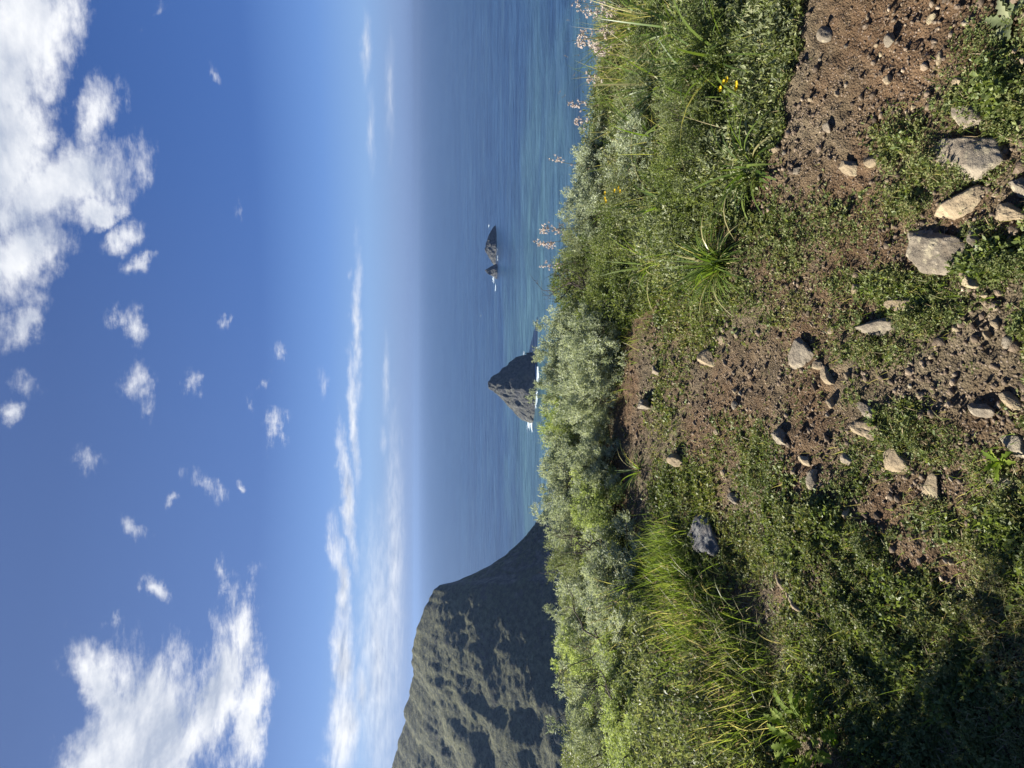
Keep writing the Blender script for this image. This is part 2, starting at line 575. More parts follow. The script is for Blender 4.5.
# ------------------------------------------------------------------ headland
def cliff_mat(name, veg=1.0, sc=1.0, rk=((.045, .042, .038), (.22, .19, .16))):
    m, nt, out = new_mat(name); t = NT(nt)
    p = t.pos()
    geo = t.node('ShaderNodeNewGeometry')
    sepn = t.node('ShaderNodeSeparateXYZ'); nt.links.new(geo.outputs['Normal'], sepn.inputs[0])
    n1 = t.noise(p, .022 * sc, 6, .62, .6); n2 = t.noise(p, .16 * sc, 6, .7); n3 = t.noise(p, .55 * sc, 4, .7)
    rock = t.mix(t.smooth(n2, .35, .68), *rk)
    rock = t.mix(t.math('MULTIPLY', t.smooth(n3, .62, .72), .85), rock, (.42, .39, .35))
    green = t.mix(t.smooth(n2, .38, .62), (.028, .034, .016), (.118, .122, .052))
    n4 = t.noise(p, .30 * sc, 3, .6)
    green = t.mix(t.math('MULTIPLY', t.smooth(n4, .52, .62), .75), green, (.022, .03, .014))
    green = t.mix(t.math('MULTIPLY', t.smooth(n1, .5, .66), .35), green, (.19, .19, .075))
    f = t.math('ADD', t.math('ADD', t.math('MULTIPLY', sepn.outputs[2], 1.0), t.math('MULTIPLY', t.math('SUBTRACT', n1, .5), 1.6)), t.math('MULTIPLY', t.math('SUBTRACT', n2, .5), 1.1))
    f = t.math('MULTIPLY', t.smooth(f, .30, .62), veg)
    col = t.mix(f, rock, green)
    h = t.math('ADD', t.math('MULTIPLY', n2, 1.0), t.math('MULTIPLY', n3, .5))
    t.principled(out, col, .95, t.bump(h, .9, 3.5), .1)
    return m


def build_headland():
    crest_px = [(556, 503, 742), (543, 514, 743), (533, 529, 746), (518, 543, 750), (505, 555, 754), (487, 566, 758), (470, 575, 762), (452, 582, 766), (440, 585, 770), (434, 590, 774),
                (429, 600, 779), (424, 609, 784), (418, 622, 792), (413, 637, 801), (412, 652, 810), (412, 668, 820), (411, 690, 833), (406, 712, 846), (401, 735, 860), (395, 752, 870), (389, 772, 882),
                (383, 800, 898), (380, 850, 925), (384, 930, 965), (390, 1040, 1010), (400, 1200, 1060)]
    C = np.array([at_depth(*c) for c in crest_px])
    # resample along the crest
    s = np.concatenate([[0], np.cumsum(np.linalg.norm(np.diff(C, axis=0), axis=1))])
    ns = 520
    S_ = np.linspace(0, s[-1], ns)
    C = np.stack([np.interp(S_, s, C[:, k]) for k in range(3)], 1)
    C[:, 2] += 8 * fbm(np.stack([S_ * .03, 0 * S_, 0 * S_ + 3.3], -1), 4, gain=.5) * sstep(20, 90, S_)
    u = S_ / s[-1]
    # foot of the seaward face, on the near side
    run = np.interp(u, [0, .08, .16, .26, .7, 1], [14, 90, 210, 340, 430, 430])
    ang = np.interp(u, [0, .08, .16, .26, .6, 1], [R(-50), R(-62), R(-80), R(-94), R(-100), R(-100)])
    Dn = np.stack([np.cos(ang), np.sin(ang), 0 * ang], 1)
    back = np.interp(u, [0, .2, 1], [18, 90, 220])
    rows = []
    T = np.linspace(-1, 1, 320)
    bottom = SEA - 8
    for t in T:
        if t >= 0:      # near face, slightly convex at the crown and steeper low down
            q = t
            drop = np.interp(q, [0, .15, .45, .75, 1], [0, .11, .40, .72, 1.0])
            P = C + Dn * (run * q)[:, None]
        else:
            q = -t
            drop = q ** 1.25
            P = C - Dn * (back * q)[:, None]
        P = P.copy()
        P[:, 2] = C[:, 2] + (bottom - C[:, 2]) * drop
        rows.append(P)
    V = np.array(rows)                                   # t, s, 3
    # gullies and buttresses run down the face; scrub lumps on top
    tt = T[:, None] * np.ones(ns)[None]
    amp = sstep(0.0, .22, np.abs(tt)) * sstep(1.15, .8, np.abs(tt))
    ss = S_[None, :] * np.ones(len(T))[:, None]
    gul = fbm(np.stack([ss * .030 + tt * 1.4 + 1.2 * fbm(V * .01, 2), tt * 1.5, 0 * ss + 2], -1), 5, ridged=True, gain=.42)
    iso = fbm(V * .014, 5, gain=.45)
    rough = fbm(V * .12, 4, gain=.5)
    d = amp * (3.5 * gul + 12 * iso) + (.35 + .65 * amp) * (1.3 * rough + 2.0 * np.maximum(0, fbm(V * .33, 2)))
    N = np.concatenate([Dn[:, :2] * 0.75, np.full((ns, 1), .66)], 1)
    V = V + N[None] * d[..., None] * np.where(tt >= 0, 1, .6)[..., None]
    # a horizontal-ish ledge path across the face
    n, k = V.shape[:2]
    idx = np.arange(n * k).reshape(n, k)
    Fq = np.stack([idx[:-1, :-1], idx[:-1, 1:], idx[1:, 1:], idx[1:, :-1]], -1).reshape(-1, 4)
    me = mesh_np('headland', V.reshape(-1, 3), [Fq], cliff_mat('headland_scrub', .85), None, False)
    tag(mobj('headland', me), kind='structure')


build_headland()


# ------------------------------------------------------------------ sea stacks and surf
def sea_stack(name, prof, Y, depth, label, mat, zsea_px, seed):
    """prof: (px,py) outline of the skyline, left foot to right foot; a rock with real depth"""
    pts = np.array([at_depth(px, py, Y) for px, py in prof])
    x = pts[:, 0]; z = pts[:, 2]
    o = np.argsort(x); x = x[o]; z = z[o]
    cx = (x[0] + x[-1]) / 2
    na, nb = 130, 90
    xs = np.linspace(x[0] - 2, x[-1] + 2, na)
    top = np.interp(xs, x, z, left=SEA - 4, right=SEA - 4)
    v = np.linspace(-1, 1, nb)
    wid = depth * np.sqrt(np.clip(1 - ((xs - cx) / ((x[-1] - x[0]) / 2 + 4)) ** 2, .02, 1))
    Xg = np.repeat(xs[None], nb, 0)
    Yg = v[:, None] * wid[None] + 0.0
    prof_v = (1 - np.abs(v)) ** .8
    Zg = (SEA - 5) + (top - (SEA - 5))[None] * prof_v[:, None]
    q = np.stack([Xg * .06, Yg * .06, Zg * .05 + seed], -1)
    k = sstep(0, .25, prof_v)[:, None]
    Zg = Zg + k * (3.5 * fbm(q, 5, gain=.6) + 3 * fbm(q * 1.7 + 5, 4, ridged=True) - 1.0) * np.clip((top - SEA) / 42, 0, 1)[None]
    Yg = Yg + 5 * fbm(q * 1.3 + 9, 4) * k
    idx = np.arange(na * nb).reshape(nb, na)
    Fq = np.stack([idx[:-1, :-1], idx[:-1, 1:], idx[1:, 1:], idx[1:, :-1]], -1).reshape(-1, 4)
    V = np.stack([Xg - cx, Yg, Zg - SEA], -1).reshape(-1, 3)
    o = mobj(name, mesh_np(name, V, [Fq], mat), None, (cx, Y, SEA))
    return tag(o, label, 'sea stack', 'sea stacks off the headland')


M_STACK = cliff_mat('stack_rock', .25, 1.6, ((.065, .068, .072), (.16, .157, .15)))
M_ISLET = cliff_mat('islet_rock', .12, 1.6, ((.055, .06, .066), (.13, .13, .13)))
YS = 835.0
sea_stack('sea_stack', [(537, 352), (528, 354), (522, 353), (516, 357), (508, 364), (500, 371), (492, 377), (488, 383), (489, 389), (494, 392), (502, 399), (510, 408), (516, 415), (522, 420), (532, 424)],
          YS, 42, 'large pyramid of dark rock rising from the sea with surf on both feet', M_STACK, 534, 1.0)
YI = 1215.0
sea_stack('sea_stack', [(494, 226), (491, 231), (488, 237), (486, 243), (485, 249), (487, 254), (490, 259), (492, 263), (495, 266)], YI, 26,
          'low dark islet with a rounded ridge, farther out than the pyramid rock', M_ISLET, 494, 4.0)
sea_stack('sea_stack', [(496, 264), (490, 267), (485, 270), (488, 274), (494, 277), (496, 279)], YI - 22, 14,
          'small pointed rock just off the end of the low islet', M_ISLET, 494, 7.0)


def surf(cx, cy, rx, ry, seed, hole=0.55, thr=.05, n=120):
    """torn sheet of white water lying on the sea"""
    u = np.linspace(-1, 1, n)
    X, Y = np.meshgrid(u, u)
    r = np.hypot(X, Y)
    f = fbm(P3(X * 2.6 + seed, Y * 2.6, seed), 5, gain=.6) - 1.1 * np.abs(r - .72) + (.08 if hole else .0)
    if hole == 0: f = fbm(P3(X * 2.2 + seed, Y * 4, seed), 5, gain=.6) + .45 - r
    keep = f > thr
    c = keep[:-1, :-1] & keep[1:, 1:] & keep[1:, :-1] & keep[:-1, 1:]
    idx = np.arange(n * n).reshape(n, n)
    Fq = np.stack([idx[:-1, :-1], idx[:-1, 1:], idx[1:, 1:], idx[1:, :-1]], -1)[c]
    V = np.stack([cx + X * rx, cy + Y * ry, np.full_like(X, SEA + .5) + .5 * fbm(P3(X * 9, Y * 9), 3)], -1).reshape(-1, 3)
    return V, Fq


m, nt, out = new_mat('white_water'); t = NT(nt)
t.principled(out, t.mix(t.noise(t.pos(), .25, 5), (.30, .42, .47), (.66, .72, .75)), .7)
M_FOAM = m
acc = Acc()
def p_on_sea(px, py):
    r = ray(px, py); q = r * ((SEA - CAMZ) / r[2]); return q[0], q[1]
for (cx, cy, rx, ry, sd, hole, thr) in [
        (-3, YS, 60, 62, 1.3, 1, -.02), (*p_on_sea(529, 426), 16, 24, 2.2, 0, .1), (*p_on_sea(524, 354), 12, 12, 3.4, 0, .15), (*p_on_sea(536, 402), 22, 12, 9.1, 0, .1),
        (227, YI - 6, 62, 42, 5.1, 1, .10), (*p_on_sea(493, 279), 10, 22, 7.7, 0, .1), (*p_on_sea(489, 226), 8, 22, 8.8, 0, .2), (*p_on_sea(481, 316), 4, 50, 6.1, 0, .25)]:
    V, Fq = surf(cx, cy, rx, ry, sd, hole, thr)
    if len(Fq): acc.add(V, Fq, .5)
# scattered whitecaps
for _ in range(70):
    a = RNG.uniform(-.62, .62); Y = RNG.uniform(650, 3200)
    V, Fq = surf(a * Y, Y, RNG.uniform(1.0, 3.5), RNG.uniform(1.5, 5), RNG.uniform(0, 90), 0, .25, 14)
    if len(Fq): acc.add(V, Fq, .5)
tag(mobj('sea_foam', acc.mesh('sea_foam', M_FOAM)), 'white surf breaking round the sea stacks and far out', 'sea foam', kind='stuff')


# ------------------------------------------------------------------ rocks
ICO4 = icosphere(5); ICO1 = icosphere(1)


def rock_mesh(name, mat, seed, facets=9, rough=.10, ico=ICO4):
    rng = np.random.default_rng(seed)
    V, Fq = ico
    D = V.copy()
    r = np.full(len(D), 1.25)
    for _ in range(facets):                             # chip flat facets off a ball
        n = unit(rng.normal(size=3)); h = rng.uniform(.62, .95)
        dn = D @ n
        r = np.where(dn > 1e-3, np.minimum(r, h / np.maximum(dn, 1e-3)), r)
    V = D * r[:, None]
    q = V * 1.5 + seed * 3.1
    V = V + D * (rough * 1.0 * fbm(q, 4, gain=.55) + rough * .45 * fbm(q * 5, 3, ridged=True))[:, None]
    V = V / np.abs(V).max(0)
    return mesh_np(name, V, [Fq], mat, None, True)


ROCKS = [
    # px, py, length(px), breadth(px), turn(deg, in view), height ratio, material, label
    (962, 158, 74, 40, 24, .42, 'G', 'largest flat grey boulder with a rough ridged top beside the soil path'),
    (961, 113, 40, 24, 48, .5, 'G', 'upright blue-grey rock leaning at the corner of the largest flat boulder'),
    (956, 205, 44, 24, -4, .45, 'T', 'smooth yellow-tan flat stone between the two big grey boulders'),
    (1012, 214, 40, 17, 20, .6, 'T', 'pale wedge-shaped stone cut by the edge of the photo beside the yellow stone'),
    (926, 247, 66, 44, 18, .5, 'G', 'big rounded grey boulder with dark shade on one side and green weeds round it'),
    (974, 238, 24, 18, 60, .6, 'G', 'squarish tan-grey rock next to the big rounded grey boulder'),
    (972, 278, 20, 15, 30, .7, 'T', 'pale angular stone standing alone in the ground cover below the rounded boulder'),
    (1012, 264, 20, 12, 0, .5, 'T', 'small tan stone at the photo edge in green ground cover'),
    (899, 304, 38, 17, 4, .4, 'T', 'long low tan stone split across, sunk in green weeds'),
    (872, 327, 40, 17, 0, .45, 'G', 'twin-humped grey stone in weeds near the split tan stone'),
    (800, 355, 20, 30, 5, .5, 'G', 'oval grey stone lying in soil beside two little orange stones'),
    (825, 377, 15, 13, 40, .5, 'T', 'little orange-tan block beside the oval grey stone'),
    (816, 365, 10, 8, 0, .6, 'T', 'smallest orange stone touching the oval grey stone'),
    (862, 428, 40, 17, 10, .5, 'T', 'flat orange-tan slab with pointed end on bare soil'),
    (868, 412, 22, 11, 20, .5, 'G', 'dark grey slab just behind the flat orange-tan slab'),
    (896, 461, 19, 26, 15, .5, 'T', 'pale square-faced rock with a shadow across it on the worn track'),
    (928, 490, 18, 30, 35, .3, 'T', 'flaky pale ledge of rock bedded in soil below the square-faced rock'),
    (982, 410, 22, 14, 15, .6, 'G', 'pyramid-shaped grey stone on pale bare soil near the photo edge'),
    (1008, 400, 24, 13, 30, .5, 'T', 'rough tan stone between the pyramid-shaped stone and the photo edge'),
    (1012, 444, 26, 18, 30, .5, 'G', 'half-buried grey rock shaded by a leafy weed at the photo edge'),
    (995, 510, 16, 12, 40, .4, 'G', 'thin grey flake stone among the ground cover of the lower track'),
    (1000, 482, 28, 13, 5, .3, 'G', 'low grey bedrock hump behind the thin grey flake stone'),
    (812, 482, 10, 22, 12, .6, 'G', 'narrow grey stone standing on end in a dark hollow of soil'),
    (780, 437, 15, 16, 30, .8, 'G', 'blocky grey stone casting a round black shadow on the soil'),
    (802, 461, 12, 10, 0, .5, 'T', 'tan chip of stone below the blocky grey stone'),
    (846, 460, 10, 12, 0, .6, 'G', 'grey stone at the edge of the weeds beside the worn soil hollow'),
    (702, 536, 27, 52, 6, .35, 'D', 'dark slate-coloured slab lying in shade between grass and weeds'),
    (676, 460, 12, 11, 0, .9, 'T', 'round pale stone casting a long pointed shadow on thin grass'),
    (645, 404, 10, 9, 0, .9, 'G', 'whitish stone on the far end of the path near the shaded shrubs'),
    (733, 498, 9, 10, 0, .7, 'G', 'pale grey stone in the weeds beyond the dark slab'),
    (826, 34, 12, 12, 40, .7, 'G', 'lone white-grey stone on red soil at the foot of the tall shrubs'),
    (850, 167, 16, 14, 30, .7, 'T', 'cream and grey stone where the red soil meets the first weeds'),
    (871, 161, 15, 11, 10, .5, 'T', 'rounded tan stone next to the cream and grey stone'),
    (774, 150, 8, 7, 0, .7, 'T', 'small tan stone right under the shaded hedge edge'),
    (797, 171, 8, 8, 0, .8, 'G', 'small grey stone on red soil below the hedge edge'),
    (1018, 186, 26, 16, 30, .6, 'G', 'dark-sided boulder cut off by the photo edge above the pale wedge stone'),
    (706, 357, 14, 16, 20, .5, 'T', 'pale stone set in short grass on the middle of the path'),
    (719, 340, 9, 8, 0, .5, 'T', 'small buff stone just above the pale stone in the path grass'),
    (655, 371, 9, 9, 10, .8, 'G', 'grey stone with a black shadow on the reddish far path'),
    (957, 83, 10, 9, 0, .5, 'T', 'tan stone in ground cover above the upright blue-grey rock'),
    (930, 19, 9, 8, 0, .6, 'T', 'yellowish stone in the gravelly top of the soil bank'),
    (852, 290, 10, 12, 0, .5, 'T', 'tan stone at the rim of the soil beside the split tan stone'),
    (918, 396, 8, 9, 0, .6, 'T', 'buff stone alone on the open soil'),
]
RM = {'G': M_ROCKG, 'T': M_ROCKT, 'D': M_ROCKD}
ROCK_XY = []
for i, (px, py, ln, br, turn, hr, k, lab) in enumerate(ROCKS):
    g = ground_hit(px + 3, py)
    d = g[1] * CP - (g[2] - CAMZ) * SP
    mpp = d / F
    dep = -(g[2] - CAMZ) / np.linalg.norm(g - np.array([0, 0, CAMZ]))         # sine of the look-down angle
    # ln runs along image x (depth / height), br along image y (sideways)
    ex = br * mpp / 2 * 1.24
    ey = ln * mpp / 2 / max(dep, .35) * 1.06
    ez = max(.5 * (ex + ey) * hr, .01) * 1.0
    o = mobj('boulder' if ln * br > 1400 else 'stone', rock_mesh('rock_%d' % i, RM[k], 100 + i, 11, .15, ICO4 if ln * br > 150 else icosphere(4)), None, (g[0], g[1], float(ground_full(g[0], g[1])[0]) + ez * (-.05 if ln * br > 500 else .12)))
    o.scale = (ex, ey, ez)
    o.rotation_euler = (R(random.uniform(-8, 8)), R(random.uniform(-8, 8)), R(-turn))
    tag(o, lab, 'rock', 'rocks along the path')
    ROCK_XY.append((g[0], g[1], max(ex, ey)))
ROCK_XY = np.array(ROCK_XY)

# sunlit rim of a rock in the left-hand weeds, modelled as a pale tube
c = [ground_hit(*q) for q in ((781, 572), (783, 582), (788, 592), (797, 603), (808, 613))]
acc = Acc()
pts = np.array(c); tt = np.linspace(0, 1, 24)
pp = np.stack([np.interp(tt, np.linspace(0, 1, 5), pts[:, k]) for k in range(3)], 1)
pp[:, 2] = ground_full(pp[:, 0], pp[:, 1]) + .012 + .01 * np.sin(tt * 9)
tube(acc, pp, .004 + .012 * np.sin(np.clip(tt, .03, .97) * math.pi) * (1 + .3 * np.sin(tt * 23)), 8)
o = mobj('rock_rim', acc.mesh('rock_rim', M_ROCKT, True)); tag(o, 'pale curved rim of rock, its lit edge modelled alone, in the green weeds on the shaded side', 'rock_rim')

# pebbles that can still be counted
pebs = [rock_mesh('pebble', [M_ROCKT, M_ROCKT, M_ROCKG][k % 3], 300 + k, 9, .08, icosphere(3)) for k in range(6)]
n = 0
while n < 70:
    px, py = random.uniform(640, 1020), random.uniform(10, 580)
    if px < np.interp(py, BPY, BPX) + 12: continue
    g = ground_hit(px, py)
    if float(green_amount(np.array([g[0]]), np.array([g[1]]))[0]) > .45: continue
    if np.min(np.hypot(ROCK_XY[:, 0] - g[0], ROCK_XY[:, 1] - g[1]) - ROCK_XY[:, 2]) < .02: continue
    r = .009 + .012 * random.random() ** 2
    o = mobj('pebble', pebs[n % 6], None, (g[0], g[1], float(ground_full(g[0], g[1])[0]) + r * .35))
    o.scale = (r * random.uniform(.8, 1.4), r * random.uniform(.8, 1.4), r * random.uniform(.6, .9))
    o.rotation_euler = (random.uniform(-.4, .4), random.uniform(-.4, .4), random.uniform(0, 6.3))
    tag(o, 'small loose pebble lying on the trodden brown soil', 'pebble', 'pebbles on the soil')
    n += 1


def gravel():
    rng = np.random.default_rng(5)
    N = 130000
    x = rng.uniform(-2.4, 3.2, N); y = rng.uniform(1.2, 5.2, N)
    ok = rng.random(N) < np.clip((2.2 / np.hypot(x, y)) ** 1.5, .1, 1)
    x, y = x[ok], y[ok]
    ga = green_amount(x, y); vz = veg_zone(x, y)
    cl = fbm(P3(x * 2.5, y * 2.5, 8.), 3)
    ok = (rng.random(len(x)) < np.clip(.55 + 1.5 * cl, .05, 1) * (1 - .85 * ga)) & (vz < 4)
    x, y = x[ok], y[ok]
    n = len(x)
    z = ground_low(x, y)
    r = np.clip(np.exp(rng.normal(math.log(.0033), .6, n)), .0016, .017)
    acc = Acc()
    V0, F0 = ICO1
    k = len(V0)
    sh = 1 + .35 * rng.normal(size=(n, k, 1)) * .6
    sc = np.stack([rng.uniform(.8, 1.5, n), rng.uniform(.7, 1.2, n), rng.uniform(.5, .9, n)], 1)[:, None]
    th = rng.uniform(0, 6.3, n)
    Vv = V0[None] * sh * sc * r[:, None, None]
    c, s = np.cos(th)[:, None], np.sin(th)[:, None]
    Vx = Vv[..., 0] * c - Vv[..., 1] * s; Vy = Vv[..., 0] * s + Vv[..., 1] * c
    zz = ground_full(x, y) + .0005
    V = np.stack([Vx + x[:, None], Vy + y[:, None], Vv[..., 2] + zz[:, None] + r[:, None] * .3], -1).reshape(-1, 3)
    Fq = (F0[None] + (np.arange(n) * k)[:, None, None]).reshape(-1, 3)
    acc.add(V, Fq, np.repeat(rng.random(n), k))
    tag(mobj('gravel', acc.mesh('gravel', M_GRAVEL, False)), 'fine brown and buff grit strewn over the soil', 'gravel', kind='stuff')


gravel()


# ------------------------------------------------------------------ low plants on the ground
def ground_cover():
    rng = np.random.default_rng(21)
    acc = Acc()
    N = 460000
    # nearer ground is sampled more densely
    d = 1.25 * (5.6 / 1.25) ** rng.random(N)
    a = rng.uniform(-.80, .82, N)
    x, y = d * np.sin(a), d * np.cos(a)
    g = green_amount(x, y); vz = veg_zone(x, y)
    g = np.where(vz > -5, np.maximum(g, .75), g)
    ok = rng.random(N) < np.clip(g * 1.25 - .12, 0, 1) ** 1.45
    ok &= (vz < 60)
    x, y, g, d, vz = x[ok], y[ok], g[ok], d[ok], vz[ok]
    z = ground_low(x, y) + relief_at(x, y, np.where(vz > 0, np.maximum(g, .8), g)) + .001
    n = len(x)
    cush = fbm(P3(x * 9, y * 9, 4.), 3)                 # little cushions, higher in the middle
    kindn = fbm(P3(x * 3.1, y * 3.1, 14.), 3)           # which plant grows where
    n = len(x)
    lump = np.clip(.45 + 1.3 * cush, 0, 1)
    ht = (.003 + .075 * lump ** 1.7 * g) * rng.random(n) ** .6
    P = np.stack([x, y, z + ht], -1)
    k = 4
    P = np.repeat(P, k, 0)
    th = rng.uniform(0, 6.3, n * k)
    el = rng.uniform(-.2, 1.0, n * k)
    D = np.stack([np.cos(th) * np.cos(el), np.sin(th) * np.cos(el), np.sin(el)], -1)
    Nn = unit(np.array([0, 0, 1.]) + .6 * rng.normal(size=(n * k, 3)))
    dd = np.repeat(d, k); kn = np.repeat(kindn, k)
    L = rng.uniform(.005, .012, n * k) * np.clip(dd / 2.2, .8, 1.7) * np.where(kn > .15, 1.5, 1.0)
    var = np.repeat(rng.random(n), k) * .5 + .25 * rng.random(n * k) + .12 + .45 * np.repeat(fbm(P3(x * 1.7, y * 1.7, 24.), 3), k)
    leaves(acc, P, D, Nn, L, L * rng.uniform(.45, .8, n * k), .15, var=np.clip(var, 0, 1))
    # dry stalks and litter
    q = rng.random(n) < .035
    m = int(q.sum()); th = rng.uniform(0, 6.3, m); el = rng.uniform(0, 1.2, m)
    D = np.stack([np.cos(th) * np.cos(el), np.sin(th) * np.cos(el), np.sin(el)], -1)
    leaves(acc, np.stack([x, y, z + ht], -1)[q], D, rdir(m, rng), rng.uniform(.02, .05, m), .0022, .1, var=rng.uniform(1.05, 1.3, m))
    # lusher weeds with bigger leaves where the cover is thick
    wz = np.clip(g - .45, 0, 1) * np.clip(.2 + 1.6 * fbm(P3(x * 4.3, y * 4.3, 41.), 3), 0, 1)
    q = rng.random(n) < wz * .9
    m = int(q.sum()); k = 5
    hw = .075 * np.clip(.3 + fbm(P3(x[q] * 5, y[q] * 5, 43.), 2), .1, 1)
    Pw = np.repeat(np.stack([x[q], y[q], z[q] + hw * rng.random(m) ** .6], -1), k, 0)
    Dw = unit(np.array([0, 0, .35]) + rng.normal(size=(m * k, 3)) * .8)
    Lw = rng.uniform(.011, .022, m * k)
    weeds = Acc()
    leaves(weeds, Pw, Dw, unit(np.array([0, 0, 1.]) + .7 * rng.normal(size=(m * k, 3))), Lw, Lw * rng.uniform(.35, .6, m * k), .2, var=np.clip(np.repeat(rng.random(m), k) * .5 + .4 * rng.random(m * k), 0, 1))
    tag(mobj('leafy_ground_cover', weeds.mesh('leafy_ground_cover', M_GREEN)), 'taller leafy weeds in the thick green patches', 'ground cover', kind='stuff')
    tag(mobj('ground_cover', acc.mesh('ground_cover', M_COVER)), 'low green clover-like weeds creeping over the soil', 'ground cover', kind='stuff')
    print('cover leaves', n * k)


ground_cover()


def undergrowth():
    """tangled mass filling the ground between the shrubs"""
    rng = np.random.default_rng(22)
    acc = Acc()
    N = 150000
    d = 2.2 * (8.5 / 2.2) ** rng.random(N); a = rng.uniform(-.86, .86, N)
    x, y = d * np.sin(a), d * np.cos(a)
    vz = veg_zone(x, y)
    ye = np.interp(x, EDGE_X, EDGE_Y)
    ok = (vz > 0) & (y < ye + 1.2)
    px, py, _ = proj(x, y, ground_low(x, y))
    gap = np.exp(-(((px - 612) / 22) ** 2 + ((py - 432) / 30) ** 2))
    path = np.exp(-(((px - 640) / 22) ** 2 + ((py - 330) / 40) ** 2))
    ok &= rng.random(N) > np.maximum(gap, path) * 1.1
    x, y, vz, d = x[ok], y[ok], vz[ok], d[ok]
    n = len(x)
    H = np.clip(.05 + .24 * fbm(P3(x * 1.6, y * 1.6, 6.), 4) + .08 * sstep(0, 40, vz), .02, .34) * sstep(-2, 22, vz)
    z = ground_low(x, y) + H * rng.random(n) ** .6
    P = np.stack([x, y, z], -1)
    k = 4
    P = np.repeat(P, k, 0) + rng.normal(size=(n * k, 3)) * .012
    D = unit(np.array([0, 0, .45]) + rng.normal(size=(n * k, 3)) * .8)
    L = rng.uniform(.016, .038, n * k)
    leaves(acc, P, D, rdir(n * k), L, L * rng.uniform(.22, .45, n * k), .2, var=np.repeat(rng.random(n), k))
    tag(mobj('undergrowth', acc.mesh('undergrowth', M_GREY)), 'tangled grey-green herbs filling the ground between the shrubs', 'undergrowth', kind='stuff')


undergrowth()


def grass():
    rng = np.random.default_rng(23)
    acc = Acc(); heads = Acc()
    # patches: px, py, rx, ry, count, height, dry share
    for px, py, rx, ry, cnt, h, dry in [
            (675, 580, 22, 30, 1200, .18, .15), (705, 625, 30, 38, 1900, .20, .18), (735, 670, 30, 38, 1500, .19, .28), (745, 720, 34, 34, 700, .19, .35), (665, 545, 16, 20, 700, .15, .05),
            (640, 610, 10, 40, 500, .30, .3), (690, 320, 26, 40, 900, .045, .15), (665, 440, 22, 60, 800, .035, .3), (700, 480, 30, 40, 800, .05, .1), (735, 300, 30, 25, 500, .04, .2),
            (690, 60, 60, 60, 260, .26, .6), (650, 130, 40, 80, 260, .28, .6), (640, 230, 30, 40, 160, .22, .5), (640, 40, 30, 50, 420, .40, .6),
            *[(BPX[k] + dx, BPY[k] + dy, 22, 26, 130, .10, .25) for k in range(6, 12) for dx, dy in ((-8, 0), (6, 18), (-22, -14))],
            *[(cx, cy, rx, ry, int(160 * a), .045, .35) for cx, cy, rx, ry, a in GREEN],
            (800, 680, 40, 40, 260, .09, .3), (900, 690, 70, 60, 160, .08, .4)]:
        qx = rng.normal(px, rx * .55, cnt); qy = rng.normal(py, ry * .6, cnt)
        pts = np.array([ground_hit(a, b) for a, b in zip(qx[::4], qy[::4])])
        pts = np.repeat(pts, 4, 0)[:cnt]
        m = len(pts)
        pts = pts + rng.normal(size=(m, 3)) * np.array([.025, .025, 0])
        az = rng.uniform(0, 6.3, m); lean = np.abs(rng.normal(0, .52, m))
        D = np.stack([np.cos(az) * np.sin(lean) - .10, np.sin(az) * np.sin(lean), np.cos(lean)], -1)
        D = unit(D)
        L = h * rng.uniform(.55, 1.35, m)
        var = np.where(rng.random(m) < dry, rng.uniform(.85, 1.2, m), rng.uniform(0, .75, m))
        tip, td = blades(acc, pts, D, L, np.clip(h * .024, .0018, .0052) * rng.uniform(.7, 1.3, m), rng.uniform(.2, 1.5, m), 5, var)
        if h > .18:
            s = rng.random(m) < (.10 if px > 660 else .16)
            Q, T = tip[s], td[s]
            for j in range(7):
                leaves(heads, Q - T * (.006 * j), unit(T + .7 * rdir(len(Q), rng)), rdir(len(Q), rng), .009, .004, .1)
    tag(mobj('grass', acc.mesh('grass', M_GRASS)), 'yellow-green grass growing in tufts at the edge of the shrubs', 'grass', kind='stuff')
    tag(mobj('grass_seed_heads', heads.mesh('grass_seed_heads', M_DRY)), 'pinkish dry seed heads over the grass', 'grass', kind='stuff')


grass()


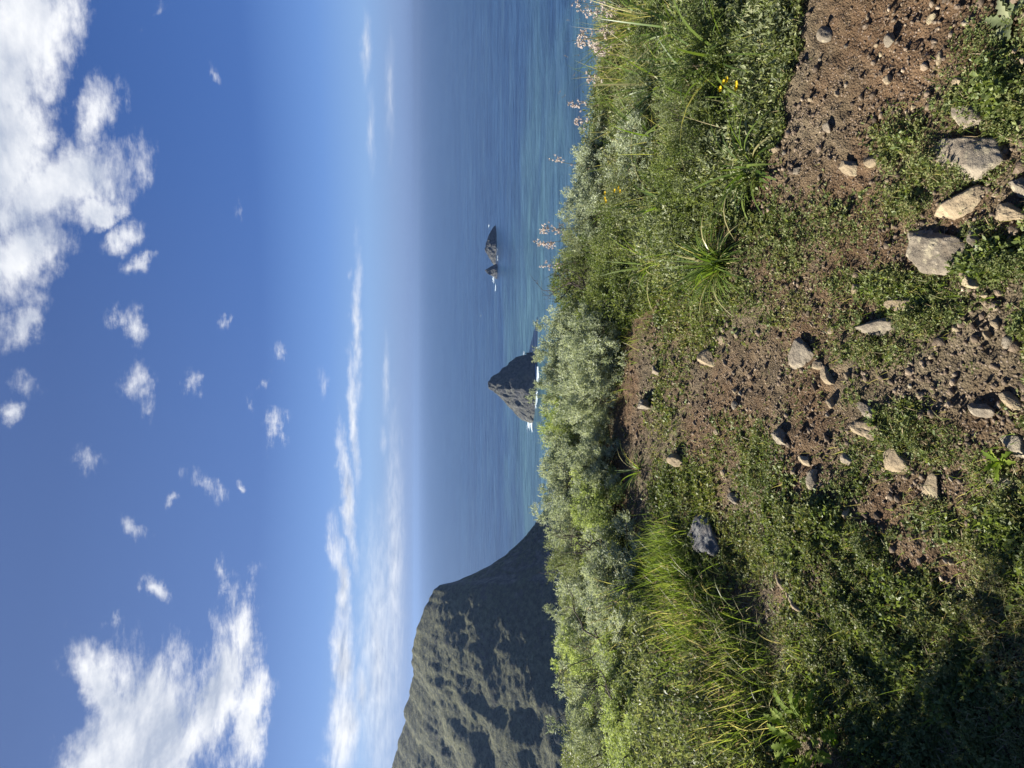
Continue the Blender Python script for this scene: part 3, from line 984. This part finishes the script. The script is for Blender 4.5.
# ------------------------------------------------------------------ shrubs
def shrub_meshes(kind, seed):
    rng = np.random.default_rng(seed)
    fol, stem = Acc(), Acc()
    if kind == 'silver': ns, k, L, wr, mat = 2200, 10, .041, .28, M_SILVER
    elif kind == 'pale': ns, k, L, wr, mat = 2300, 10, .036, .30, M_PALE
    elif kind == 'green': ns, k, L, wr, mat = 2250, 8, .027, .48, M_GREEN
    else: ns, k, L, wr, mat = 2400, 9, .024, .34, M_GREY
    nc = 120; n = nc * (ns // nc)
    U = rdir(nc, rng); U[:, 2] = np.abs(U[:, 2]) * 1.1 - .15; U = unit(U)
    lump = 1 + .50 * fbm(U * 2.1 + seed, 3) + .55 * fbm(U * 5.0 + seed, 2)
    rad = np.where(rng.random(nc) < .8, rng.uniform(.72, 1.08, nc), rng.uniform(.35, .8, nc)) * lump
    P = U * rad[:, None] * np.array([.5, .5, .5])
    P[:, 2] = np.maximum(P[:, 2] + .02, .01)
    # plumes: sprigs gather in tufts with dark gaps between them
    rep_ = n // nc
    U = np.repeat(U, rep_, 0); tone_c = np.repeat(rng.random(nc), rep_)
    off = rdir(n, rng) * rng.uniform(.1, 1, (n, 1)) ** .5 * np.repeat(rng.uniform(.045, .090, (nc, 1)), rep_, 0)
    P = np.repeat(P, rep_, 0) + off + U * .02
    P[:, 2] = np.maximum(P[:, 2], .005)
    U = unit(U * .6 + off * 9)
    SD = unit(U * .55 + np.array([0, 0, .6]) + .35 * rng.normal(size=(n, 3)))
    sl = rng.uniform(.04, .085, n)
    # leaves set along each sprig
    tt = np.tile(np.linspace(0, 1, k), n)
    Pk = np.repeat(P, k, 0) + np.repeat(SD * sl[:, None], k, 0) * tt[:, None]
    Dk = unit(np.repeat(SD, k, 0) * (.25 + .6 * tt[:, None]) + .75 * rdir(n * k, rng))
    Lk = L * rng.uniform(.6, 1.2, n * k) * (1.1 - .4 * tt)
    tone = np.repeat(tone_c, k) * .45 + np.repeat(rng.random(n), k) * .15 + .25 * tt + .15 * rng.random(n * k)
    leaves(fol, Pk, Dk, rdir(n * k, rng), Lk, Lk * wr, .2, var=np.clip(tone, 0, 1))
    # woody stems, all from one stool
    for j in range(26):
        e = P[rng.integers(n)] * .95
        mid = e * .5 + np.array([0, 0, .06]) + rng.normal(size=3) * .03
        q = np.linspace(0, 1, 7)[:, None]
        pts = (1 - q) ** 2 * np.array([0, 0, -.03]) + 2 * q * (1 - q) * mid + q * q * e
        tube(stem, pts, np.linspace(.010, .002, 7), 4)
    return fol.mesh('foliage', mat), stem.mesh('stem', M_BARK)


PROTO = {k: [shrub_meshes(k, s + o) for s in range(4)] for k, o in (('silver', 40), ('green', 60), ('grey', 80), ('pale', 100))}
_ct = {}


def shrub(py, Y, top, rad, kind, label, squash=1.0):
    i = _ct.get(kind, 0); _ct[kind] = i + 1
    d0 = ray(top, py)
    tp = d0 * (Y / d0[1]) + np.array([0, 0, CAMZ])
    gz = float(ground_low(tp[0], tp[1]))
    h = max(.16, tp[2] - gz)
    nm = {'silver': 'silver_shrub', 'pale': 'silver_shrub', 'green': 'leafy_shrub', 'grey': 'herb_bush'}[kind]
    e = empty(nm, (tp[0], tp[1], gz - .01), random.uniform(0, 6.28), (rad * 2, rad * 2 * squash, h / .56))
    fm, sm = PROTO[kind][i % 4]
    mobj('foliage', fm, e); mobj('stem', sm, e)
    tag(e, label, 'shrub', {'silver': 'silvery shrubs at the cliff edge', 'pale': 'silvery shrubs at the cliff edge', 'green': 'leafy shrubs beside the path', 'grey': 'grey-green bushes at the cliff edge'}[kind])
    return e


SHRUBS = [
    # py, Y, top px, radius, kind, label
    (12, 4.7, 600, .42, 'grey', 'grey-green bush at the top edge of the photo with dry flower stalks above it'),
    (70, 4.9, 596, .42, 'green', 'bushy green plant on the skyline under the densest pinkish flower heads'),
    (118, 5.0, 592, .36, 'green', 'dark green bush on the skyline beside the shaded notch'),
    (160, 5.1, 580, .34, 'silver', 'silvery shrub on the skyline just past the shaded notch'),
    (196, 5.2, 570, .36, 'silver', 'second silvery shrub on the skyline, next to the yellow flowers'),
    (240, 5.5, 564, .40, 'grey', 'grey-green bush below the tall pair of pinkish flower spikes'),
    (290, 5.8, 554, .40, 'green', 'leafy bush on the skyline opposite the low islet and short twigs'),
    (335, 5.9, 545, .38, 'silver', 'silvery shrub on the skyline beside the near foot of the pyramid rock'),
    (382, 6.0, 541, .38, 'silver', 'silvery shrub directly in front of the pyramid rock'),
    (425, 6.1, 543, .36, 'pale', 'yellowish green bush on the skyline beside the surf of the pyramid rock'),
    (466, 6.0, 543, .40, 'silver', 'silvery shrub on the skyline in front of open water with a bare looped twig'),
    (512, 5.8, 545, .42, 'silver', 'silvery shrub on the skyline at the foot of the headland ridge'),
    (558, 5.6, 551, .42, 'grey', 'grey-green bush on the skyline under the headland with yellow-green tips'),
    (606, 5.4, 557, .42, 'silver', 'broad silvery shrub on the skyline in front of the shaded headland'),
    (655, 5.2, 563, .42, 'pale', 'silvery shrub on the skyline behind the black bare branches'),
    (705, 5.0, 568, .42, 'silver', 'silvery shrub on the skyline beyond the bare branches, near the photo corner'),
    (757, 4.8, 576, .44, 'grey', 'grey-green bush on the skyline at the bottom edge of the photo'),
    (30, 3.95, 640, .36, 'green', 'green bush with strap leaves beside it near the top edge of the photo'),
    (88, 4.05, 628, .36, 'grey', 'grey-green bush in the middle of the thicket behind the strap leaves'),
    (140, 4.2, 618, .34, 'silver', 'silvery bush in the middle of the thicket below the shaded notch'),
    (192, 4.4, 606, .34, 'grey', 'grey-green bush in the thicket below the yellow flowers'),
    (246, 4.6, 594, .36, 'green', 'green bush in the thicket behind the dark strap-leaved clump'),
    (298, 4.9, 580, .36, 'green', 'bright green bush above the reddish end of the path'),
    (345, 5.05, 566, .34, 'silver', 'silvery shrub overhanging the far end of the path'),
    (390, 5.3, 560, .33, 'silver', 'rounded silvery shrub beside the little gap in the hedge'),
    (470, 5.2, 570, .36, 'silver', 'half-shaded silvery shrub on the near side of the hedge gap'),
    (520, 5.05, 574, .38, 'pale', 'bushy silvery shrub behind the shaded strip of path'),
    (575, 4.55, 586, .38, 'silver', 'silvery shrub directly behind the first tuft of bright grass'),
    (630, 4.35, 594, .40, 'silver', 'large pale silvery shrub behind the middle of the bright grass'),
    (690, 4.15, 601, .40, 'pale', 'pale silvery shrub with black bare branches rising out of it'),
    (752, 3.95, 610, .42, 'pale', 'silvery shrub at the bottom edge of the photo behind the grass'),
    (18, 3.05, 688, .27, 'green', 'leafy green shrub at the top edge of the photo beside the red soil'),
    (70, 3.1, 672, .27, 'green', 'leafy shrub with the two yellow flowers above the red soil'),
    (120, 3.22, 660, .27, 'grey', 'grey-green leafy shrub overhanging the dark shaded edge of the soil'),
    (168, 3.35, 652, .26, 'green', 'low dark shrub at the shaded corner of the soil bank'),
    (215, 3.65, 646, .25, 'green', 'dark green shrub just behind the strap-leaved clump on the path'),
]
for s in SHRUBS: shrub(*s)
# taller scrub just outside the left of the view; its shade reaches the path
for (x, y, h, rad) in [(-2.46, 2.52, .85, .30), (-2.05, 2.3, .95, .32), (-1.98, 1.95, 1.1, .34), (-1.85, 1.6, 1.05, .34), (-2.5, 1.95, 1.3, .42), (-2.12, 2.2, 1.15, .28)]:
    e = empty('leafy_shrub', (x, y, float(ground_low(x, y))), random.uniform(0, 6), (rad * 2, rad * 2, h / .56))
    fm, sm = PROTO['green'][random.randrange(4)]
    mobj('foliage', fm, e); mobj('stem', sm, e)
    tag(e, 'tall leafy shrub just out of view whose shade falls on the weeds', 'shrub', 'tall shrubs shading the weeds')


# ------------------------------------------------------------------ strap-leaved clumps, flower stalks, broad plant, twigs
def strap_clump(px, py, h, cnt, spread, label, seed, w=1.0):
    rng = np.random.default_rng(seed)
    acc = Acc()
    g = ground_hit(px, py)
    az = rng.uniform(0, 6.3, cnt); lean = rng.uniform(.1, spread, cnt)
    P = np.stack([np.cos(az), np.sin(az), 0 * az], -1) * (rng.uniform(0, .05, cnt))[:, None]
    D = np.stack([np.cos(az) * np.sin(lean), np.sin(az) * np.sin(lean), np.cos(lean)], -1)
    blades(acc, P, D, h * rng.uniform(.6, 1.25, cnt), rng.uniform(.006, .011, cnt) * w, rng.uniform(.7, 2.5, cnt), 8, var=np.where(rng.random(cnt) < .12, 1.3, rng.random(cnt) * .85), roll=rng.uniform(-.5, .5, cnt))
    o = mobj('strap_leaf_plant', acc.mesh('strap_leaf_plant', M_STRAP), None, tuple(g))
    tag(o, label, 'plant', 'strap-leaved plants')


strap_clump(722, 264, .34, 210, 1.15, 'dark green fountain of narrow strap leaves at the edge of the path', 1)
strap_clump(735, 60, .58, 60, .9, 'tallest bright strap-leaved plant inside the thicket by the top edge', 2, 1.5)
strap_clump(712, 100, .52, 45, 1.1, 'pale strap-leaved plant with long arching tips in mid thicket', 3, 1.5)
strap_clump(752, 168, .34, 50, 1.1, 'small strap-leaved plant at the shaded foot of the thicket', 4, 1.5)
strap_clump(640, 470, .24, 40, 1.2, 'pale thin-leaved tuft in front of the shaded silvery shrub', 5)
strap_clump(655, 20, .55, 50, .8, 'dry yellowish strap-leaved plant by the skyline flower stalks', 6, 1.5)


strap_clump(690, 30, .52, 60, 1.0, 'bright strap-leaved plant at the top edge, left of the green shrub', 7, 1.5)
strap_clump(672, 85, .58, 55, 1.0, 'yellow-green strap-leaved plant in the thicket below the pinkish cluster', 8, 1.5)
strap_clump(662, 140, .52, 55, 1.1, 'strap-leaved plant in the thicket under the shaded notch', 9, 1.5)
strap_clump(680, 205, .46, 50, 1.1, 'strap-leaved plant between the yellow flowers and the dark fountain of leaves', 10, 1.5)
strap_clump(655, 265, .38, 50, 1.2, 'faded strap-leaved plant with brown tips above the dark fountain of leaves', 11, 1.5)


def flower_stalk(px, py, Y, hgt, nb, label, seed, lean=0.1, mat=None):
    """px,py: where the head shows; stalk stands on the ground at depth Y"""
    rng = np.random.default_rng(seed)
    r0 = ray(px, py); tp = r0 * (Y / r0[1]) + np.array([0, 0, CAMZ])
    gz = float(ground_low(tp[0], tp[1]))
    H = max(tp[2] - gz, .2)
    e = empty('flower_stalk', (tp[0] + rng.normal() * lean * H, tp[1], gz))
    off = np.array([tp[0] - e.location.x, 0, H])
    q = np.linspace(0, 1, 9)[:, None]
    pts = q * off + np.array([0, 0, 0]) + np.sin(q * 3.1) * rng.normal(size=3) * .02
    st, bl = Acc(), Acc()
    tube(st, pts, np.linspace(.0035, .0012, 9), 5)
    for j in range(4):          # side branches joined to the main stalk
        a = pts[5 + j % 4]; d = unit(rng.normal(size=3) * .7 + np.array([0, 0, .8]))
        L = hgt * rng.uniform(.25, .6)
        bp = a + d * L * np.linspace(0, 1, 5)[:, None]
        tube(st, bp, np.linspace(.0016, .0008, 5), 4)
        for _ in range(nb // 6):
            c = bp[rng.integers(2, 5)] + rng.normal(size=3) * .010
            leaves(bl, np.repeat(c[None], 6, 0), rdir(6, rng), rdir(6, rng), rng.uniform(.010, .015), .010, .2)
    for _ in range(nb):
        c = off - np.array([0, 0, 1]) * hgt * rng.random() ** 1.3 + rng.normal(size=3) * np.array([.018, .018, .01])
        leaves(bl, np.repeat(c[None], 6, 0), rdir(6, rng), rdir(6, rng), rng.uniform(.010, .016), .011, .2)
    mobj('stem', st.mesh('stem', M_STEM), e); mobj('blossom', bl.mesh('blossom', mat or M_BLOOM), e)
    tag(e, label, 'flower', 'dry flower stalks against the sea')


for i, s in enumerate([
        (541, 228, 5.3, .16, 30, 'tallest pinkish flower spike against the sea, farther from the islet'),
        (538, 244, 5.4, .16, 30, 'pinkish flower spike against the sea beside the tallest one'),
        (543, 266, 5.5, .10, 14, 'short buff flower spike against the sea nearer the islet level'),
        (552, 160, 5.0, .10, 10, 'thin flower stalk with a few white dots beyond the shaded notch'),
        (569, 105, 4.9, .12, 16, 'flower stalk with sparse white heads leaning from the dark bush'),
        (575, 122, 4.9, .10, 14, 'flower stalk with small white heads next to the shaded notch'),
        (578, 44, 4.7, .14, 26, 'flower stalk with a large cluster of pinkish heads near the top edge'),
        (580, 34, 4.7, .10, 18, 'slender stalk with pale heads beside the large pinkish cluster'),
        (594, 50, 4.5, .14, 30, 'crowded pinkish flower head lowest on the bright grass edge'),
        (585, 12, 4.6, .12, 22, 'flower stalk with pale round heads close to the top edge'),
        (602, 8, 4.4, .12, 24, 'flower stalk with pale heads in front of the bush at the top edge'),
        (574, 2, 4.7, .08, 8, 'lone stalk with one white head touching the top edge'),
        (600, 30, 4.4, .10, 20, 'pinkish flower stalk between the top edge and the crowded head'),
        (588, 78, 4.7, .10, 12, 'short stalk with white heads over the green skyline bush')]):
    flower_stalk(*s, 200 + i)


def yellow_flower(px, py, Y, label, seed):
    rng = np.random.default_rng(seed)
    r0 = ray(px, py); tp = r0 * (Y / r0[1]) + np.array([0, 0, CAMZ])
    gz = float(ground_low(tp[0], tp[1]))
    e = empty('yellow_flower', (tp[0], tp[1], gz))
    H = tp[2] - gz
    st, pe = Acc(), Acc()
    q = np.linspace(0, 1, 6)[:, None]
    tube(st, q * np.array([0, 0, H]), .002, 4)
    for _ in range(3):
        c = np.array([0, 0, H]) + rng.normal(size=3) * .012
        th = np.arange(9) * .7
        D = np.stack([np.cos(th), np.sin(th) * .8 - .3, .45 + 0 * th], -1)
        leaves(pe, np.repeat(c[None], 9, 0), unit(D), np.tile([[0, -.6, .8]], (9, 1)), .017, .010, .1)
    mobj('stem', st.mesh('stem', M_STEM), e); mobj('petal_head', pe.mesh('petal_head', M_YELLOW), e)
    tag(e, label, 'flower', 'yellow flowers in the thicket')


yellow_flower(739, 84, 2.75, 'bright yellow flower head, the larger of the pair above the red soil', 1)
yellow_flower(726, 81, 2.8, 'yellow flower head, the paler of the pair above the red soil', 2)
yellow_flower(605, 198, 4.4, 'yellow flowers on the skyline thicket near the silvery shrubs', 3)
yellow_flower(618, 190, 4.2, 'single yellow flower just in front of the skyline yellow flowers', 4)


def lobed_leaf(acc, base, d, L, W, rng):
    """a long leaf with a midrib and deep side lobes, bending over"""
    n = 9
    side = unit(np.cross(d, np.array([0, 0, 1.])))
    pos = base.copy(); dd = d.copy()
    pts = []; 
    for k in range(n + 1):
        pts.append(pos.copy()); dd = unit(dd + np.array([0, 0, -.11])); pos = pos + dd * L / n
    pts = np.array(pts)
    V, Fq = [], []
    for k in range(n + 1):
        t = k / n
        w = W * (math.sin(math.pi * min(1, .12 + t * .88)) ** .7) * (1.0 if k % 2 == 0 else .45) * .5
        up = np.array([0, 0, .3 * w])
        sh = (pts[min(k + 1, n)] - pts[k]) * .5
        V += [pts[k], pts[k] + side * w + up + sh, pts[k] - side * w + up + sh]
    for k in range(n):
        a = 3 * k
        Fq += [[a, a + 3, a + 4, a + 1], [a, a + 2, a + 5, a + 3]]
    acc.add(np.array(V), np.array(Fq), rng.random())


def broad_plant(px, py, cnt, L, label, seed, mat=None, spread=0.0):
    rng = np.random.default_rng(seed)
    g = ground_hit(px, py)
    e = empty('broad_leaf_plant', tuple(g))
    for j in range(cnt):
        az = j * 2.4 + rng.normal() * .2; el = rng.uniform(.35, 1.15)
        d = np.array([math.cos(az) * math.cos(el), math.sin(az) * math.cos(el), math.sin(el)])
        acc = Acc()
        r = spread * rng.random() ** .5
        lobed_leaf(acc, np.array([math.cos(az) * r, math.sin(az) * r, .01 + spread * .7 * rng.random()]), d, L * rng.uniform(.7, 1.2), L * .36, rng)
        mobj('leaf', acc.mesh('leaf', mat or M_BROAD, True), e)
    tag(e, label, 'plant')


broad_plant(822, 744, 60, .105, 'bright broad-leaved plant with jagged lobed leaves at the bottom edge of the photo', 5, None, .15)
broad_plant(1015, 22, 12, .075, 'blue-green leafy weed at the top corner of the photo', 6, M_GREY)
broad_plant(1003, 462, 10, .055, 'small light green leafy weed by the half-buried rock at the photo edge', 7)


def bare_branch(px, py, Y, size, label, seed, lean=(0, 0)):
    """leafless branching twig rising above the shrubs"""
    rng = np.random.default_rng(seed)
    r0 = ray(px, py); tp = r0 * (Y / r0[1]) + np.array([0, 0, CAMZ])
    gz = float(ground_low(tp[0], tp[1]))
    acc = Acc()
    def grow(p, d, L, r, lvl):
        n = 7; pts = [p]
        for k in range(n):
            d = unit(d + rng.normal(size=3) * .28 + np.array([0, 0, .05])); p = p + d * L / n; pts.append(p)
        tube(acc, np.array(pts), np.linspace(r, r * .5, n + 1), 5)
        if lvl > 0:
            for _ in range(3):
                k = rng.integers(2, n + 1)
                grow(np.array(pts[k]), unit(d + rng.normal(size=3) * .8), L * rng.uniform(.5, .8), r * .55, lvl - 1)
    H = tp[2] - gz
    for _ in range(3):
        grow(np.array([0, 0, 0.]), unit(np.array([lean[0], lean[1], 1.]) + rng.normal(size=3) * .35), H * rng.uniform(.7, 1.0) * size, .009, 3)
    o = mobj('bare_branch', acc.mesh('bare_branch', M_BARK), None, (tp[0], tp[1], gz))
    tag(o, label, 'branch', 'bare branches in the shrubs')


bare_branch(566, 668, 4.2, 1.0, 'black leafless branch sprawling over the silvery shrub near the photo corner', 1)
bare_branch(572, 738, 4.0, 1.0, 'dark leafless branch at the bottom edge among the silvery shrubs', 2)
bare_branch(560, 548, 4.9, 1.0, 'thin dark branch lying across the silvery shrubs below the headland ridge', 3)
bare_branch(543, 478, 5.8, .8, 'thin looped dead twig standing against the sea', 4)
bare_branch(551, 290, 5.4, .75, 'group of fine dead stalks against the sea beside the short flower spike', 5)


# ------------------------------------------------------------------ air
import bmesh
bm = bmesh.new(); bmesh.ops.create_cube(bm, size=1.0)
me = bpy.data.meshes.new('haze'); bm.to_mesh(me); bm.free()
m, nt, out = new_mat('sea_air')
v = nt.nodes.new('ShaderNodeVolumePrincipled')
v.inputs['Color'].default_value = (.18, .275, .47, 1)
v.inputs['Density'].default_value = 8.5e-5
v.inputs['Anisotropy'].default_value = 0.3
nt.links.new(v.outputs[0], out.inputs['Volume'])
me.materials.append(m)
HZ_TOP, HZ_BOT = 60.0, SEA - 14.0
hz = mobj('haze', me, None, (0, 0, (HZ_TOP + HZ_BOT) / 2))
hz.scale = (2 * S + 2000, 2 * S + 2000, HZ_TOP - HZ_BOT)
tag(hz, 'pale sea haze between the cliff and the horizon', 'haze', kind='stuff')


# ------------------------------------------------------------------ sky, clouds, sun
world = bpy.data.worlds.new('World'); SC.world = world
world.use_nodes = True
nt = world.node_tree; nt.nodes.clear(); t = NT(nt)
out = nt.nodes.new('ShaderNodeOutputWorld')
sky = nt.nodes.new('ShaderNodeTexSky'); sky.sky_type = 'NISHITA'
sky.sun_disc = False; sky.sun_elevation = SUN_EL; sky.sun_rotation = SUN_AZ
sky.altitude = 150; sky.air_density = 1.0; sky.dust_density = 0.6; sky.ozone_density = 2.5
bg = nt.nodes.new('ShaderNodeBackground'); bg.inputs['Strength'].default_value = .05

dirv = t.node('ShaderNodeTexCoord').outputs['Generated']
sep = t.node('ShaderNodeSeparateXYZ'); nt.links.new(dirv, sep.inputs[0])
el = t.math('MAXIMUM', sep.outputs[2], 0.0)
grad = t.ramp(el, [(0, (.086, .140, .268)), (.03, (.098, .160, .295)), (.07, (.106, .186, .342)), (.13, (.062, .130, .305)), (.22, (.027, .068, .205)), (.45, (.017, .045, .147)), (1, (.015, .036, .12))])
grad = t.vmath('SCALE', grad, scale=1 / .06)
sd = t.vmath('DOT_PRODUCT', dirv, tuple(SUN))
glow = t.vmath('SCALE', (.40, .43, .33), scale=t.smooth(sd, .2, .95))
nt.links.new(t.mix(.92, sky.outputs[0], t.vmath('ADD', grad, glow)), bg.inputs['Color'])
yy = t.math('MAXIMUM', sep.outputs[1], .08)
qx = t.math('DIVIDE', sep.outputs[0], yy); qz = t.math('DIVIDE', sep.outputs[2], yy)
comb = t.node('ShaderNodeCombineXYZ'); nt.links.new(qx, comb.inputs[0]); nt.links.new(qz, comb.inputs[1])
Q = comb.outputs[0]
warp = t.vmath('SUBTRACT', t.noise(Q, 11, 6, .65, color=True), (.5, .5, .5))
wamp = t.math('MULTIPLY_ADD', t.smooth(sep.outputs[2], .02, .2), .085, .008)
QW = t.vmath('ADD', Q, t.vmath('SCALE', warp, scale=wamp))


def q_of(px, py):
    r = ray(px, py); return np.array([r[0] / r[1], r[2] / r[1]])


CLOUDS = [
    # px, py, half-length along image y (sideways), half-length along image x (vertical), turn, amount
    (5, 60, 180, 66, -20, 1.0), (50, 190, 110, 52, -62, .95), (25, 250, 75, 50, -30, .9), (98, 212, 34, 17, -55, .8), (120, 236, 30, 17, -50, .75), (138, 262, 22, 12, -70, .6), (95, 120, 60, 26, -20, .55), (30, 320, 40, 24, -40, .62), (5, 150, 120, 60, 0, .95),
    (130, 325, 26, 22, 35, .85), (140, 388, 26, 18, 20, .62), (26, 385, 18, 16, 0, .5), (8, 410, 14, 14, 0, .6), (82, 455, 26, 16, 10, .55),
    (195, 378, 13, 10, 0, .5), (280, 425, 20, 11, -25, .66), (268, 383, 9, 7, 0, .45), (278, 352, 12, 9, 0, .45), (252, 405, 9, 7, 0, .4), (225, 318, 12, 6, 0, .4),
    (203, 482, 24, 12, 40, .45), (238, 487, 9, 7, 0, .6), (134, 528, 24, 12, 35, .6), (153, 592, 20, 11, 35, .72), (118, 622, 14, 9, 30, .42), (228, 572, 14, 9, 0, .45), (238, 600, 30, 12, -20, .62), (168, 500, 9, 6, 0, .4),
    (105, 690, 60, 30, 20, .85), (150, 730, 90, 62, 0, 1.0), (215, 690, 80, 36, -15, .92), (240, 640, 40, 20, -10, .7), (245, 720, 60, 24, 0, .85), (120, 768, 60, 60, 0, 1.0),
    (236, 205, 14, 5, 30, .4), (222, 80, 16, 6, 30, .38), (160, 10, 30, 10, -35, .4),
    (366, 45, 46, 7, 0, .55), (372, 130, 60, 6, 0, .42), (390, 90, 90, 7, 0, .42), (349, 275, 10, 4, 0, .5), (322, 385, 22, 7, 0, .42),
    (358, 330, 110, 6, 0, .62), (355, 420, 90, 6, 2, .72), (349, 500, 90, 7, 5, .8), (341, 585, 80, 10, 4, .85), (343, 660, 60, 13, 0, .95), (344, 730, 60, 20, 0, 1.0), (362, 690, 40, 12, 0, .75), (384, 440, 22, 6, 0, .6), (386, 380, 60, 5, 0, .5), (394, 580, 200, 14, 0, .66), (378, 660, 170, 26, 0, .72),
]
dens = None
for (px, py, hx, hv, turn, amt) in CLOUDS:
    c = q_of(px, py)
    cf = 1.33 if px > 60 and py > 330 or px > 200 else 1.16
    if max(hx, hv) < 32: amt *= .74
    if px > 330: amt *= .88
    sx = abs(q_of(px, py - 4)[0] - q_of(px, py + 4)[0]) / 8 * hx
    sz = abs(q_of(px - 4, py)[1] - q_of(px + 4, py)[1]) / 8 * hv
    mp = t.mapping(QW, (c[0], c[1], 0), (0, 0, R(turn)), (sx * cf, sz * cf, 1), 'TEXTURE')
    ln = t.vmath('LENGTH', mp)
    b = t.math('MULTIPLY_ADD', ln, -amt, amt)
    dens = b if dens is None else t.math('MAXIMUM', dens, b)
dens = t.math('MAXIMUM', dens, -.35)
zz = t.math('ADD', t.math('MAXIMUM', sep.outputs[2], 0.0), .16)
cb2 = t.node('ShaderNodeCombineXYZ'); nt.links.new(t.math('DIVIDE', sep.outputs[0], zz), cb2.inputs[0]); nt.links.new(t.math('DIVIDE', sep.outputs[1], zz), cb2.inputs[1])
PL = cb2.outputs[0]          # a flat cloud deck overhead: clouds foreshorten towards the horizon
n1 = t.noise(PL, 5.2, 11, .63, .25)
n2 = t.noise(t.mapping(PL, scale=(1, 1.7, 1), rot=(0, 0, R(35))), 22, 8, .65)
nn = t.math('ADD', t.math('MULTIPLY', t.math('SUBTRACT', n1, .5), 2.0), t.math('MULTIPLY', t.math('SUBTRACT', n2, .5), .75))
calm = t.math('MULTIPLY_ADD', t.smooth(sep.outputs[2], .05, .24), .46, .16)
field = t.math('ADD', dens, t.math('MULTIPLY', nn, calm))
alpha = t.smooth(field, .10, .70)
alpha.node.inputs['From Max'].default_value = .7
nt.links.new(t.math('MULTIPLY_ADD', t.smooth(sep.outputs[2], .03, .2), -.16, .86), alpha.node.inputs['From Max'])
# shade inside: the side away from the sun and the thick middle are greyer
off = t.vmath('ADD', PL, (-.07, .02, 0))
n1b = t.noise(off, 5.2, 11, .63, .25)
relief = t.math('MULTIPLY', t.math('SUBTRACT', n1, n1b), 3.0)
thick = t.smooth(dens, .15, .85)
base = t.math('MULTIPLY', t.smooth(sep.outputs[2], .42, .66), .30)      # nearly overhead we look up at the grey undersides
low = t.noise(Q, 5, 3, .5)
shade = t.math('ADD', t.math('MULTIPLY', t.math('MULTIPLY', thick, t.smooth(low, .36, .62)), .70), t.math('SUBTRACT', t.math('ADD', base, .08), t.math('MULTIPLY', relief, .7)), clamp=True)
ccol = t.mix(shade, (.97, .98, 1.0), (.46, .52, .64))
bgc = nt.nodes.new('ShaderNodeBackground'); nt.links.new(ccol, bgc.inputs['Color']); bgc.inputs['Strength'].default_value = .39
front = t.smooth(sep.outputs[1], .1, .25)
ms = nt.nodes.new('ShaderNodeMixShader')
nt.links.new(t.math('MULTIPLY', t.math('MULTIPLY', alpha, front), .93), ms.inputs[0])
nt.links.new(bg.outputs[0], ms.inputs[1]); nt.links.new(bgc.outputs[0], ms.inputs[2])
nt.links.new(ms.outputs[0], out.inputs['Surface'])

sun = bpy.data.lights.new('sun', 'SUN'); sun.energy = 5.0; sun.angle = R(.53); sun.color = (1.0, .95, .87)
so = bpy.data.objects.new('sun', sun); link(so)
so.rotation_euler = Vector(-SUN).to_track_quat('-Z', 'Y').to_euler()

# ------------------------------------------------------------------ camera (held on its side, as in the photo)
cam = bpy.data.cameras.new('camera'); cam.sensor_fit = 'HORIZONTAL'; cam.sensor_width = 36.0
cam.lens = 36.0 * F / 1024.0; cam.clip_start = .05; cam.clip_end = 200000
co = bpy.data.objects.new('camera', cam); link(co)
fw = Vector((0, CP, -SP)); up = Vector((0, SP, CP)); rt = Vector((1, 0, 0))
mt = Matrix((-up, rt, -fw)).transposed().to_4x4(); mt.translation = (0, 0, CAMZ)
co.matrix_world = mt
SC.camera = co

SC.view_settings.view_transform = 'Standard'; SC.view_settings.look = 'None'
SC.view_settings.exposure = 1.5; SC.view_settings.gamma = 1.0
SC.view_settings.use_curve_mapping = False
SC.render.engine = 'CYCLES'
SC.cycles.max_bounces = 6; SC.cycles.diffuse_bounces = 2; SC.cycles.transmission_bounces = 4; SC.cycles.volume_bounces = 0
SC.cycles.use_denoising = True
